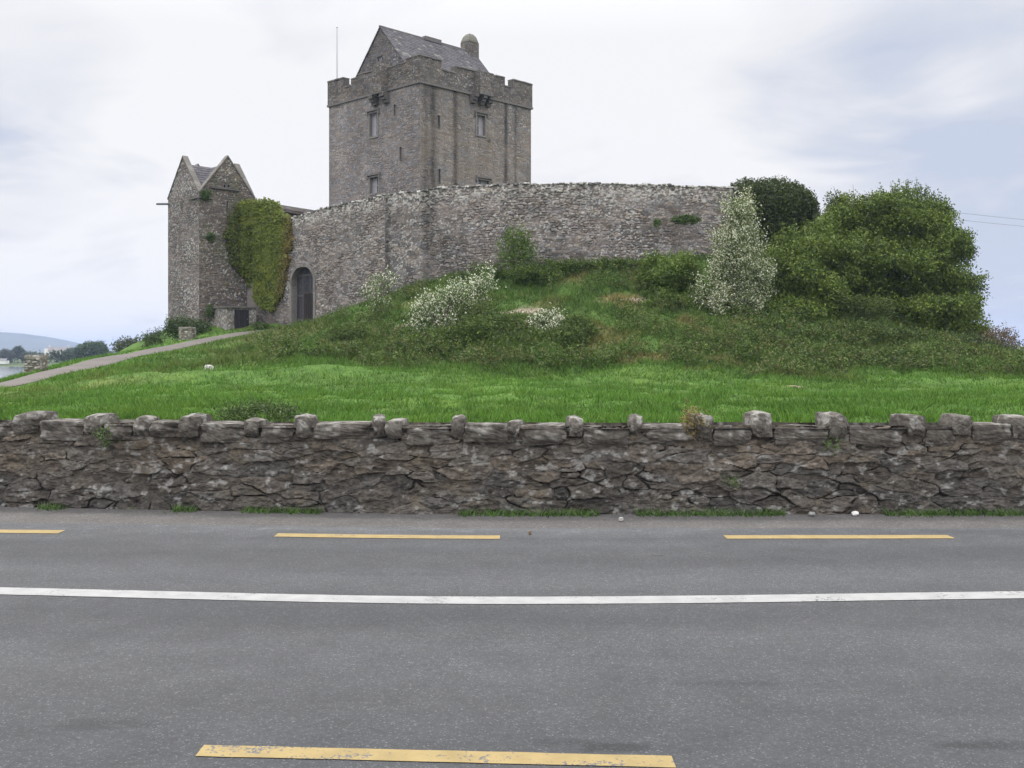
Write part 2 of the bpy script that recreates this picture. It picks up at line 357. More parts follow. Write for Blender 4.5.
def H(x, y):
    h = Hs(x, y); pd = path_dist(x, y); k = sstep(.8, 2.6, pd); mo = mound(x, y)
    nz = (fbm(x / 2.8, y / 2.8, seed=3, o=3) - .5) * (.26 + .5 * mo) + (fbm(x / .7, y / .7, seed=4, o=3) - .5) * (.24 + .25 * mo)
    # small turf bank along the left of the lawn
    bank = np.exp(-((y - (29.5 + .35 * (x + 12))) / 1.0) ** 2) * sstep(-13.5, -11.5, x) * (1 - sstep(-6, -3, x)) * .3
    h = h + k * (nz + bank)
    yb = wall_foot(x) + .2
    return np.where(y < yb, -.03, h)
xs = np.unique(np.round(np.concatenate([np.arange(-200, -32, 6), np.arange(-32, 34, .2), np.arange(34, 60, .8), np.arange(60, 201, 6)]), 3))
ys = np.unique(np.round(np.concatenate([np.arange(-60, 9, 3), np.arange(9, 10.4, .4), np.arange(10.4, 60, .2), np.arange(60, 80, .8), np.arange(80, 125, 4)]), 3))
GX, GY = np.meshgrid(xs, ys); GZ = H(GX.ravel(), GY.ravel()).reshape(GX.shape)
def gz(x, y):          # height of the terrain mesh itself
    x = np.asarray(x, float); y = np.asarray(y, float)
    i = np.clip(np.searchsorted(xs, x) - 1, 0, len(xs) - 2); j = np.clip(np.searchsorted(ys, y) - 1, 0, len(ys) - 2)
    u = (x - xs[i]) / (xs[i + 1] - xs[i]); v = (y - ys[j]) / (ys[j + 1] - ys[j])
    return GZ[j, i] * (1 - u) * (1 - v) + GZ[j, i + 1] * u * (1 - v) + GZ[j + 1, i] * (1 - u) * v + GZ[j + 1, i + 1] * u * v
BARE = [(at(524, 309, 43.8), .95, .42), (at(505, 311, 43.6), .5, .22), (at(600, 299, 45), .7, .16), (at(632, 297, 45.2), .8, .16), (at(404, 318, 43.5), .6, .3), (at(870, 290, 47), .5, .4), (at(797, 374, 31), .35, .5)]
def bare(x, y):
    r = np.zeros(np.shape(x))
    for p, rx, ry in BARE: r = np.maximum(r, 1 - sstep(.6, 1.15, np.hypot((x - p[0]) / rx, (y - p[1]) / ry) + .5 * (fbm(x / .4, y / .4, seed=8, o=2) - .5)))
    return r
def turf_col(x, y):
    """albedo of the sward by place: lush meadow, drier mound with rusty patches"""
    mo = mound(x, y)[..., None]; a_ = fbm(x / 2.5, y / 2.5, seed=21, o=3)[..., None]; b_ = fbm(x / .9, y / .9, seed=22, o=3)[..., None]
    lawn = np.array([.072, .152, .02]) * (.78 + .5 * a_) + np.array([.015, .012, .0]) * sstep(.5, .75, b_)
    steep = np.array([.062, .118, .018]) * (.75 + .5 * a_)
    rust = np.array([.17, .125, .05]); rm = (sstep(.5, .7, fbm(x / 1.6, y / 1.1, seed=23, o=3)) * (.25 + .6 * np.exp(-((x - 6) / 3.2) ** 2)))[..., None]
    steep = steep * (1 - rm) + rust * rm
    left = (np.exp(-((path_dist(x, y) - 3.2) / 1.6) ** 2) * (x > -16) * .45)[..., None] * sstep(.35, .6, b_)
    c = lawn * (1 - mo) + steep * mo; c = c * (1 - left) + np.array([.13, .12, .04]) * left
    return c
tcg = turf_col(GX.ravel(), GY.ravel()) * .75; bb = bare(GX.ravel(), GY.ravel())[:, None]; tcg = tcg * (1 - bb) + np.array([.2, .165, .125]) * bb
vg = (GY.ravel() < 10.9)[:, None]; tcg = np.where(vg, np.array([.08, .085, .05]), tcg)
mb = MB(); nx, ny = len(xs), len(ys); q = (np.arange(ny - 1)[:, None] * nx + np.arange(nx - 1)[None, :]).ravel()
mb.add(np.stack([GX.ravel(), GY.ravel(), GZ.ravel()], 1), np.stack([q, q + 1, q + nx + 1, q + nx], 1), tcg)
tag(mb.build('ground', M_TURF, smooth=True), 'grassy mound and meadow rising behind the roadside wall', 'ground', kind='structure')

# water, far shore, hills
mb = MB(); mb.quad((-4000, 60, -4.3), (4000, 60, -4.3), (4000, 5500, -4.3), (-4000, 5500, -4.3)); mb.quad((-4000, -4000, -4.3), (4000, -4000, -4.3), (4000, 60, -4.3), (-4000, 60, -4.3))
tag(mb.build('water', M_WATER), 'grey lough water beyond the castle mound', 'water', kind='structure')
def land(name, x0, x1, y0, y1, hf, col, label, nx=160, ny=24, seed=1):
    X, Y = np.meshgrid(np.linspace(x0, x1, nx), np.linspace(y0, y1, ny)); Z = hf(X, Y); mb = MB(); q = (np.arange(ny - 1)[:, None] * nx + np.arange(nx - 1)[None, :]).ravel()
    cc = np.array(col) * (.6 + .8 * fbm(X.ravel() / 40, Y.ravel() / 60, seed=seed))[:, None]
    mb.add(np.stack([X.ravel(), Y.ravel(), Z.ravel()], 1), np.stack([q, q + 1, q + nx + 1, q + nx], 1), cc)
    return tag(mb.build(name, M_TURF, smooth=True), label, 'land', kind='structure')
land('far_shore', -1500, 1500, 385, 1500, lambda X, Y: -4.9 + .9 * sstep(405, 425, Y + 12 * fbm(X / 60, Y * 0, seed=5)) + 3.2 * sstep(425, 520, Y) + 2.0 * fbm(X / 120, Y / 120, seed=6) * sstep(430, 600, Y),
     (.07, .1, .035), 'low green far shore across the water', 300, 40)
def hillf(X, Y):
    px = X / 2600 * F + 512
    p = np.interp(px, [-900, -500, -250, -100, 0, 8, 30, 50, 66, 80, 100, 200], [2, 6, 12, 17, 19.6, 19.8, 17, 11.5, 8.0, 6.6, 3, 0])
    return -6 + (p * 2600 / F + 7.7) * np.exp(-((Y - 2600) / 420) ** 2) * (1 + .06 * (fbm(X / 90, Y / 90, seed=7) - .5))
land('hill', -3900, -600, 1700, 3600, hillf, (.06, .075, .045), 'long low blue hill on the horizon', 260, 40, 2)

# road and its markings
def bow(x, al, ar, wd=3.6): return np.where(x < 0, al, ar) * (1 - np.exp(-(x / wd) ** 2))
LX = np.unique(np.round(np.concatenate([np.arange(-200, -10, 5), np.arange(-10, 10, .25), np.arange(10, 201, 5)]), 3))
def yfar(x): return 9.12 + bow(x, .36, .03)
def ywhite(x): return 6.80 + bow(x, .42, .25)
def ynear(x): return 4.16 - .058 * np.clip(x, -3, 3)
def strip(y0f, y1f, z, xs_, ny=2, col=None, mb=None):
    mb = mb or MB(); a_ = y0f(xs_); b_ = y1f(xs_); t = np.linspace(0, 1, ny)[:, None]; Y = a_[None] * (1 - t) + b_[None] * t; X = np.tile(xs_, (ny, 1)); nx = len(xs_)
    q = (np.arange(ny - 1)[:, None] * nx + np.arange(nx - 1)[None, :]).ravel(); cc = (1, 1, 1) if col is None else col(X.ravel(), Y.ravel())
    mb.add(np.stack([X.ravel(), Y.ravel(), np.full(X.size, z)], 1), np.stack([q, q + 1, q + nx + 1, q + nx], 1), cc); return mb
def road_col(X, Y):
    v = np.ones_like(X)
    for c0, wd, a_ in ((8.15, .35, -.14), (7.5, .3, .14), (6.2, .3, -.12), (5.4, .5, .06), (4.9, .35, -.1), (8.75, .2, .12), (9.6, .3, .02)): v += a_ * np.exp(-((Y - c0 - (ywhite(X) - 6.8)) / wd) ** 2)
    v *= .9 + .2 * fbm(X / 1.5, Y / .5, seed=12); v *= 1 + .42 * sstep(8.9, 9.65, Y - (ywhite(X) - 6.8) + .5 * (fbm(X / .6, Y / .2, seed=13) - .5))
    
    for (sx, sy, rx, ry, a_) in ((.42, 4.28, .18, .05, .4), (.2, 4.33, .12, .04, .3), (-1.85, 4.55, .25, .08, .25), (2.05, 4.3, .2, .06, .35), (1.1, 5.1, .3, .05, .15), (-.9, 7.6, .5, .06, .12), (1.2, 8.3, .06, .02, .5)):
        v *= 1 - a_ * sstep(1.25, .6, np.hypot((X - sx) / rx, (Y - sy) / ry) + .9 * (fbm(X / .07, Y / .04, seed=14, o=3) - .5))
    v *= 1 + .35 * sstep(.66, .8, fbm(X / .12, Y / .07, seed=44, o=3)) * sstep(8.9, 9.5, Y)
    return np.stack([v, v, v * 1.01], 1)
LXf = np.unique(np.round(np.concatenate([np.arange(-200, -6, 4), np.arange(-6, 6, .035), np.arange(6, 201, 5)]), 3))
road = strip(lambda x: 0 * x + .5, lambda x: yfar(x) + .42 + .12 * fbm(x / .5, x * 0, seed=15), 0.0, LXf, 300, road_col).build('road', M_ASPH)
tag(road, 'grey two lane asphalt road in the foreground', 'road', kind='structure')
tag(strip(lambda x: yfar(x) + .2, lambda x: wall_foot(x) + .15, -.008, LX, 8).build('verge', M_VERGE), 'gritty strip between road edge line and wall', 'verge', kind='structure')
tag(strip(lambda x: 0 * x - 5.5, lambda x: 0 * x + .7, -.008, LX, 4).build('verge', M_VERGE), 'gritty verge on the near side of the road', 'verge', kind='structure')
def mark(name, yf, w_, x0, x1, mat, wear=.3, z=.004):
    xs_ = np.arange(x0, x1 + .01, .04); ph = x0 * 7
    e = lambda s: (lambda x: yf(x) + s * w_ / 2 + .008 * (fbm(x / .15 + ph, x * 0 + s, seed=16) - .5))
    return strip(e(-1), e(1), z, xs_, 3, lambda X, Y: np.repeat((wear + .4 * sstep(.45, .75, fbm(X / .25 + ph, Y / .03, seed=17, o=2)))[:, None], 3, 1)).build(name, mat, road)
mark('white_centre_line', ywhite, .2, -60, 60, M_WHITE, -.05)
for k in range(-8, 9):
    c0 = [-5.3, -1.16, 2.985][k + 1] if -1 <= k <= 1 else (2.985 + (k - 1) * 4.14 if k > 0 else -5.3 + (k + 1) * 4.14)
    mark('yellow_edge_dash', yfar, .17, c0 - 1.03, c0 + 1.06, M_YEL, -.02)
for k in range(-5, 6): mark('yellow_edge_dash', ynear, .118, -1.33 + k * 4.14, .69 + k * 4.14, M_YEL, .06)
# footpath up to the gate
mb = MB(); P_ = []; tt_ = np.linspace(0, len(PATH) - 1, 150); cx_ = np.interp(tt_, range(len(PATH)), pa[:, 0]); cy_ = np.interp(tt_, range(len(PATH)), pa[:, 1])
k_ = np.ones(9) / 9; cx_ = np.concatenate([cx_[:4], np.convolve(cx_, k_, 'valid'), cx_[-4:]]); cy_ = np.concatenate([cy_[:4], np.convolve(cy_, k_, 'valid'), cy_[-4:]])
gx_, gy_ = np.gradient(cx_), np.gradient(cy_); ln = np.hypot(gx_, gy_); nxp, nyp = gy_ / ln, -gx_ / ln
for o_ in np.linspace(-.74, .74, 9):
    wv = o_ * (1 + .12 * (fbm(tt_ * 2, tt_ * 0 + (o_ > 0), seed=18) - .5)); X = cx_ + nxp * wv; Y = cy_ + nyp * wv; P_.append(np.stack([X, Y, gz(X, Y) + .05 - .03 * (abs(o_) / .74) ** 4], 1))
n_ = len(tt_); q = (np.arange(8)[:, None] * n_ + np.arange(n_ - 1)[None, :]).ravel(); mb.add(np.concatenate(P_), np.stack([q, q + 1, q + n_ + 1, q + n_], 1)[:, ::-1], (1, 1, 1))
tag(mb.build('footpath', M_PATH, smooth=True), 'pale gravel path climbing to the castle gate', 'path', kind='structure')

# ------------------------------------------------------------------ roadside wall
RW = empty('roadside_wall', (0, 10.6, 0), 'long dark dry rubble stone wall along the road with upright coping stones', 'wall')
ROAD_ST = dict(cw=.25, ch=.085, base=(.08, .069, .057), var=.3, joint=.3, depth=.02, lich=.10, gap=.010)
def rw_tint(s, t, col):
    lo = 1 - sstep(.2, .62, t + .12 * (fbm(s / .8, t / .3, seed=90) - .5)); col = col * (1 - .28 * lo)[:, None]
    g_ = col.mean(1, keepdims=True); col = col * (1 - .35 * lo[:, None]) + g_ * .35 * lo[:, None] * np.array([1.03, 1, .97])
    oc = sstep(.62, .76, fbm(s / .25, t / .15, seed=91)) * .3; col = col * (1 - oc[:, None]) + np.array([.12, .098, .065]) * oc[:, None]
    big = sstep(.64, .73, fbm(s / .1 + 9, t / .06, seed=92, o=4) + .2 * (fbm(s / 1.3, t / .5, seed=93) - .5)) * .55
    return col * (1 - big[:, None]) + np.array([.24, .235, .22]) * big[:, None]
def wall_top(x): return .925 + .025 * np.sin(x * 1.1) * 0 + .02 * (fbm(np.asarray(x) / .8, np.asarray(x) * 0, seed=95) - .5)
def rw_grid(mb, x0, x1, res, side):
    nu = int((x1 - x0) / res) + 1; nv = int(.99 / res) + 1; X, T = np.meshgrid(np.linspace(x0, x1, nu), np.linspace(-.06, .95, nv)); x = X.ravel(); t = T.ravel()
    st = ROAD_ST; tw = t + .25 * t * (1 - t)                               # taller courses near the ground
    tw = np.where(t > 0, t ** 1.25 * 1.02, t); z_ = t
    sid, gap = stones(x + 50, tw + 5, st['cw'], st['ch'], 11 + side, jit=.7, drop=.38, warp=.8)
    g = sstep(0, st['gap'], gap); open_ = sstep(.5, .7, fbm(x / .35, t / .16, seed=33, o=3))
    jd = st['depth'] * (.12 + 1.6 * open_)
    face = (sid - .5) * .035 + (fbm(x / .09, t / .05, seed=41, o=4) - .5) * .055 + (fbm(x / .35, t / .2, seed=42, o=3) - .5) * .045
    d = face * (.3 + .7 * g) + (g - 1) * jd
    v = 1 + (sid - .5) * 2 * st['var']; hue = _h((sid * 9973).astype(np.int64), 7, 7, 1) - .5
    col = np.array(st['base']) * v[:, None] * np.stack([1 + .12 * hue, 1 + 0 * hue, 1 - .15 * hue], 1)
    col *= (1 - (1 - .35) * (1 - g) * (.15 + .85 * open_))[:, None]
    col *= (.75 + .5 * fbm(x / .07, t / .06, seed=43, o=3))[:, None] * (.8 + .4 * fbm(x / 1.1, t / .5, seed=44, o=3))[:, None]
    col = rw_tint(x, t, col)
    yb = wall_foot(x) + .05 * np.maximum(t, 0)
    y = (yb - d) if side == 0 else (yb + .46 + d)
    z = t * (wall_top(x) / .95)
    f_ = (np.arange(nv - 1)[:, None] * nu + np.arange(nu - 1)[None, :]).ravel(); f = np.stack([f_, f_ + 1, f_ + nu + 1, f_ + nu], 1)
    mb.add(np.stack([x, y, z], 1), f if side == 0 else f[:, ::-1], col)
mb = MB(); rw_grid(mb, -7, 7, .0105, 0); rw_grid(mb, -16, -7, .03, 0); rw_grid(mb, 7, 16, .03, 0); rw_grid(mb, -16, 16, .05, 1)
xx = np.arange(-16, 16.01, .1)
for a_, b_ in zip(xx[:-1], xx[1:]):
    mb.quad((a_, wall_foot(a_) + .0, wall_top(a_) - .03), (b_, wall_foot(b_) + .0, wall_top(b_) - .03), (b_, wall_foot(b_) + .55, wall_top(b_) - .03), (a_, wall_foot(a_) + .55, wall_top(a_) - .03), (.05, .045, .04))
for e_ in (-16, 16): mb.quad(*[(e_, wall_foot(e_) + o_, z_) for o_, z_ in ((0, -.05), (.5, -.05), (.5, .92), (0, .92))], (.08, .075, .07))
mb.build('stone_face', M_WALL, RW, smooth=False)
# coping stones
def cube_sphere(n):
    V = []; Fq = []; idx = {}
    def vid(p):
        k = tuple(np.round(p, 5))
        if k not in idx: idx[k] = len(V); V.append(p)
        return idx[k]
    lin = np.linspace(-1, 1, n + 1)
    for ax in range(3):
        for sg in (-1, 1):
            for i in range(n):
                for j in range(n):
                    cs = []
                    for (a_, b_) in ((i, j), (i + 1, j), (i + 1, j + 1), (i, j + 1)):
                        p = [0, 0, 0]; p[ax] = sg; p[(ax + 1) % 3] = lin[a_]; p[(ax + 2) % 3] = lin[b_]; cs.append(vid(p))
                    Fq.append(cs if sg > 0 else cs[::-1])
    return np.array(V, float), np.array(Fq)
CS10 = cube_sphere(14); CS3 = cube_sphere(3)
def boulder(mb, c_, r_, seed, base=(.12, .113, .103), rot=0, tilt=0, amp=.16, CS=None, boxy=.62, lich=.5):
    V, Fq = CS or CS10; u = V / np.linalg.norm(V, axis=1)[:, None]; p = u * (1 - boxy) + V * boxy * .9
    n_ = fbm(p[:, 0] * 1.3 + seed * 3.7, p[:, 1] * 1.3, p[:, 2] * 1.3, seed=seed, o=4) - .5
    n2 = fbm(p[:, 0] * 5 + seed * 1.7, p[:, 1] * 5, p[:, 2] * 5, seed=seed + 2, o=3) - .5
    p = p * (1 + amp * 2 * n_ + amp * .5 * n2)[:, None] * np.array(r_)
    ct, st_ = math.cos(tilt), math.sin(tilt); p = np.stack([p[:, 0] * ct - p[:, 2] * st_, p[:, 1], p[:, 0] * st_ + p[:, 2] * ct], 1)
    cr, sr = math.cos(rot), math.sin(rot); p = np.stack([p[:, 0] * cr - p[:, 1] * sr, p[:, 0] * sr + p[:, 1] * cr, p[:, 2]], 1)
    w_ = p + np.array(c_); col = np.array(base) * (.7 + .6 * fbm(w_[:, 0] / .06, w_[:, 1] / .06, w_[:, 2] / .05, seed=seed + 5, o=3))[:, None]
    li = sstep(.56, .66, fbm(w_[:, 0] / .09, w_[:, 1] / .09, w_[:, 2] / .08, seed=seed + 6, o=4) + .08 * u[:, 2]) * lich
    col = col * (1 - li[:, None]) + np.array([.36, .35, .32]) * li[:, None]
    mb.add(w_, Fq, col)
rng = random.Random(5)
teeth = [(35, 36, 411), (101, 26, 413), (148, 20, 415), (197, 26, 413), (257, 20, 418), (307, 26, 414), (379, 16, 414), (398, 20, 418), (459, 17, 414), (516, 15, 419), (574, 18, 415), (635, 18, 414),
         (700, 22, 413), (757, 26, 410), (831, 24, 412), (907, 24, 413), (955, 22, 413), (1012, 26, 414)]
spots = []
for px, w_, top in teeth:
    Y = 10.7 + (.105 * max(0, -(px - 512) / F * 10.6 - 0.9)); spots.append(((px - 512) / F * Y, w_ / F * Y / 2 * .92, EYE + (HY - top) * Y / F))
x = spots[0][0] - .7
while x > -15.6: spots.append((x, rng.uniform(.1, .18), rng.uniform(1.02, 1.07))); x -= rng.uniform(.5, .8)
x = spots[17][0] + .7
while x < 15.6: spots.append((x, rng.uniform(.1, .18), rng.uniform(1.02, 1.07))); x += rng.uniform(.5, .8)
spots.sort(); sd = 100
for i, (x, hw, zt) in enumerate(spots):
    sd += 1; Y = float(wall_foot(x)) + .24; mb = MB(); zb = .78 + rng.uniform(-.03, .03); h = (zt - zb) / 2
    if abs(x) > 7.5: CSx = cube_sphere(6)
    else: CSx = CS10
    boulder(mb, (x, Y - rng.uniform(.0, .05), zb + h), (hw * 1.0, .27, h * 1.02), sd, base=[(.078, .07, .06), (.066, .059, .05), (.09, .081, .07)][i % 3], rot=rng.uniform(-.15, .15), tilt=rng.uniform(-.1, .1), amp=.17, CS=CSx, boxy=rng.uniform(.38, .62), lich=.4)
    mb.build('coping_stone', M_WALL, RW)
    if i + 1 < len(spots):            # long flat stones between the upright ones
        x0 = x + hw * .9; x1 = spots[i + 1][0] - spots[i + 1][1] * .9; n_ = 1 if x1 - x0 < .62 else 2
        for k in range(n_):
            sd += 1; a_ = x0 + (x1 - x0) * k / n_; b_ = x0 + (x1 - x0) * (k + 1) / n_; mb = MB()
            h = rng.uniform(.09, .12); zt2 = rng.uniform(.90, .96); r_ = (b_ - a_) / 2
            if r_ < .03: continue
            boulder(mb, ((a_ + b_) / 2, float(wall_foot((a_ + b_) / 2)) + .22, zt2 - h), (r_ * 1.14, .25, h), sd, base=[(.07, .062, .053), (.08, .072, .062)][sd % 2], rot=rng.uniform(-.05, .05), tilt=rng.uniform(-.05, .05), amp=.17, CS=CSx, boxy=rng.uniform(.6, .85), lich=.36)
            mb.build('coping_stone', M_WALL, RW)

# ------------------------------------------------------------------ castle helpers
def hit(P, d, px):
    """distance along plan line P+t*d seen in pixel column px"""
    k = (px - 512) / F; return (k * P[1] - P[0]) / (d[0] - k * d[1])
def zat(P, d, px, py): t = hit(P, d, px); return t, EYE + (HY - py) * (P[1] + t * d[1]) / F
def unit(v): v = np.asarray(v, float); return v / np.linalg.norm(v)
def mbox(mb, P, u, v, lu, lv, z0, z1, st, seed, res=.06, top=True, bottom=False, keepf=None):
    """masonry block, plan corner P, plan axes u (lu) and v (lv)"""
    u3 = np.array([u[0], u[1], 0]); v3 = np.array([v[0], v[1], 0]); P3 = np.array([P[0], P[1], z0]); Z = np.array([0, 0, 1.])
    nu_ = unit(-(v3 - u3 * (u3 @ v3))); nv_ = unit(-(u3 - v3 * (u3 @ v3)))
    masonry(mb, P3, u3, Z, nu_, lu, z1 - z0, res, st, seed, off=(0, z0), edge=0, keep=keepf)
    masonry(mb, P3 + v3 * lv, u3, Z, -nu_, lu, z1 - z0, res, st, seed + 1, off=(9, z0), edge=0)
    masonry(mb, P3, v3, Z, nv_, lv, z1 - z0, res, st, seed + 2, off=(20, z0), edge=0)
    masonry(mb, P3 + u3 * lu, v3, Z, -nv_, lv, z1 - z0, res, st, seed + 3, off=(30, z0), edge=0)
    if top: masonry(mb, P3 + Z * (z1 - z0), u3, v3, Z, lu, lv, res, st, seed + 4, edge=0)
    if bottom: masonry(mb, P3, u3, v3, -Z, lu, lv, res, st, seed + 5, edge=0)
    q = [P3, P3 + u3 * lu, P3 + u3 * lu + v3 * lv, P3 + v3 * lv]; c_ = sum(q) / 4; q = [c_ + (p - c_) * .93 for p in q]      # solid core
    if np.cross(u3, v3)[2] < 0: q = q[::-1]
    mb.hexa([tuple(p + Z * .03) for p in q] + [tuple(p + Z * (z1 - z0 - .03)) for p in q], np.array(st['base']) * .7)
def window(parent, P, d, n, t0, t1, z0, z1, depth=.28, kind='glass', surround=True, lintel=True):
    """window part with its frame and pane, set in an opening of face P+t*d, outward normal n"""
    P = np.array([P[0], P[1], 0.]); d3 = np.array([d[0], d[1], 0]); n3 = np.array([n[0], n[1], 0]); Z = np.array([0, 0, 1.])
    pt = lambda t, z, o: tuple(P + d3 * t + Z * z + n3 * o)
    def slab(mb, ta, tb, za, zb, o0, o1, col): mb.hexa([pt(ta, za, o1), pt(tb, za, o1), pt(tb, za, o0), pt(ta, za, o0), pt(ta, zb, o1), pt(tb, zb, o1), pt(tb, zb, o0), pt(ta, zb, o0)], col)
    sc_ = (.17, .158, .145); mb = MB(); w_ = .12 if surround else .03
    slab(mb, t0 - w_, t0, z0 - w_, z1 + w_, -depth, .045, sc_); slab(mb, t1, t1 + w_, z0 - w_, z1 + w_, -depth, .043, sc_)
    slab(mb, t0, t1, z1, z1 + w_, -depth, .041, sc_); slab(mb, t0, t1, z0 - w_, z0, -depth, .055, sc_)
    if lintel: slab(mb, t0 - .22, t1 + .22, z1 + w_ + .01, z1 + w_ + .13, -.05, .14, (.13, .12, .11)); slab(mb, t0 - .22, t0 - .13, z1 - .12, z1 + w_ + .008, -.05, .12, (.13, .12, .11)); slab(mb, t1 + .13, t1 + .22, z1 - .12, z1 + w_ + .008, -.05, .12, (.13, .12, .11))
    f = mb.build('window', M_STONE, parent)
    mb = MB(); slab(mb, t0, t1, z0, z1, -depth, -depth + .02, (.02, .02, .022)); mb.build('pane', M_GLASS if kind != 'slit' else M_PLAIN, f)
    if kind == 'glass':
        mb = MB(); m_ = (t0 + t1) / 2; cw = (.3, .3, .3)
        slab(mb, t0, t0 + .05, z0, z1, -depth + .021, -depth + .06, cw); slab(mb, t1 - .05, t1, z0, z1, -depth + .021, -depth + .06, cw); slab(mb, m_ - .03, m_ + .03, z0, z1, -depth + .021, -depth + .062, cw)
        zm = (z0 + z1) / 2; slab(mb, t0 + .05, t1 - .05, zm - .03, zm + .03, -depth + .023, -depth + .058, cw); slab(mb, t0 + .05, t1 - .05, z0, z0 + .05, -depth + .023, -depth + .058, cw); slab(mb, t0 + .05, t1 - .05, z1 - .05, z1, -depth + .023, -depth + .058, cw)
        slab(mb, m_ + .03, t1 - .05, z0 + .05, z1 - .05, -depth + .024, -depth + .03, (.3, .28, .3))
        mb.build('casement', M_PLAIN, f)
    return f

# ------------------------------------------------------------------ tower house (keep)
Cc = np.array([(420 - 512) / F * 65, 65.]); Lc = np.array([(329 - 512) / F * 71.5, 71.5]); Rc = np.array([(531 - 512) / F * 72.1, 72.1])
du, dv = unit(Rc - Cc), unit(Lc - Cc); lu, lv = np.linalg.norm(Rc - Cc), np.linalg.norm(Lc - Cc)
fr = lambda a_, b_: tuple(Cc + du * a_ + dv * b_)
nr_ = unit(np.array([du[1], -du[0]])); nl_ = unit(np.array([-dv[1], dv[0]]))
if nr_ @ Cc > 0: nr_ = -nr_
if nl_ @ Cc > 0: nl_ = -nl_
TH = empty('tower_house', (Cc[0] + 0, Cc[1] + 4, 5.5), 'tall square grey stone castle keep with stepped battlements and slate gabled roof', 'castle keep')
z3 = lambda v_: np.array([v_[0], v_[1], 0.])
ZB, ZS, ZT = 4.6, 19.3, 21.08
def wrect(P, d, x0, x1, y0, y1):
    t0, za = zat(P, d, x0, y0); t1, zb = zat(P, d, x1, y1); t0, t1 = sorted((t0, t1)); return t0, t1, zb, za
LW = [wrect(Cc, dv, 369.8, 377.6, 114, 135.5), wrect(Cc, dv, 370, 378.5, 178, 192.5)]; RWd = [wrect(Cc, du, 477, 485, 114.5, 136), wrect(Cc, du, 478, 489, 179.5, 194)]
def slitr(P, d, px, y0, y1): t, za = zat(P, d, px, y0); _, zb = zat(P, d, px, y1); return t - .1, t + .1, zb, za
LS = [slitr(Cc, dv, 394.9, 104.5, 115), slitr(Cc, dv, 400.9, 147, 160)]; RS = [slitr(Cc, du, 438.7, 115.5, 127), slitr(Cc, du, 439.3, 169, 183)]
def keep_holes(hs, zb): return lambda s, t: np.logical_not(np.any([(s > h[0]) & (s < h[1]) & (t + zb > h[2]) & (t + zb < h[3]) for h in hs], axis=0))
def tint_left(s, t, col):
    k = sstep(.0, 3., t - 14) * 0; wet = np.exp(-((s - 8.2) / .5) ** 2) * .25 * fbm(s / .3, t / .8, seed=77); col = col * (1 + wet)[:, None]; return col
def tint_right(s, t, col):
    for c0, wd, a_ in ((1.1, .26, .62), (3.05, .2, .75), (7.75, .18, .7), (8.7, .14, .45), (.5, .3, .35)):
        k = np.exp(-((s - c0 - .12 * (fbm(s * 0, t / 1.2, seed=79) - .5)) / wd) ** 2) * a_ * (.5 + fbm(s / .15, t / .5, seed=78)); col = col * (1 - np.clip(k, 0, .7))[:, None]
    warm = sstep(.45, .65, fbm(s / 2, t / 2, seed=80)) * .25; col = col * (1 - warm[:, None]) + np.array([.2, .16, .12]) * warm[:, None]; return col
mb = MB(); KS = dict(CASTLE, base=(.17, .153, .143), cw=.34, ch=.15, var=.2, lich=.01, depth=.018)
P3 = np.array([Cc[0], Cc[1], ZB]); Z3 = np.array([0, 0, 1.])
masonry(mb, P3, z3(dv), Z3, z3(nl_), lv, ZS - ZB, .055, KS, 201, keep=keep_holes(LW + LS, ZB), off=(0, ZB), tint=tint_left)
masonry(mb, P3, z3(du), Z3, z3(nr_), lu, ZS - ZB, .055, dict(KS, base=(.165, .148, .132)), 202, keep=keep_holes(RWd + RS, ZB), off=(0, ZB), tint=tint_right)
masonry(mb, P3 + z3(dv) * lv, z3(du), Z3, -z3(nr_), lu, ZS - ZB, .15, KS, 203, off=(0, ZB)); masonry(mb, P3 + z3(du) * lu, z3(dv), Z3, -z3(nl_), lv, ZS - ZB, .15, KS, 204, off=(0, ZB))
i_ = .4; mb.fbox(fr, i_, lu - i_, i_, lv - i_, ZB, ZS, (.1, .09, .085)); mb.fbox(fr, .03, lu - .03, .03, lv - .03, ZS - .3, ZS + .35, (.12, .11, .1))
mb.build('wall', M_STONE, TH)
for h in LW: window(TH, Cc, dv, nl_, *h)
for h in RWd: window(TH, Cc, du, nr_, *h)
for h in LS: window(TH, Cc, dv, nl_, *h, kind='slit', surround=False, lintel=False).name = 'arrow_slit'
for h in RS: window(TH, Cc, du, nr_, *h, kind='slit', surround=False, lintel=False).name = 'arrow_slit'
# string course
mb = MB(); o = .06
mb.fbox(fr, -o - .05, lu + o + .05, -o - .05, lv + o + .05, ZS - .02, ZS + .12, (.13, .12, .11)); mb.build('string_course', M_STONE, TH)
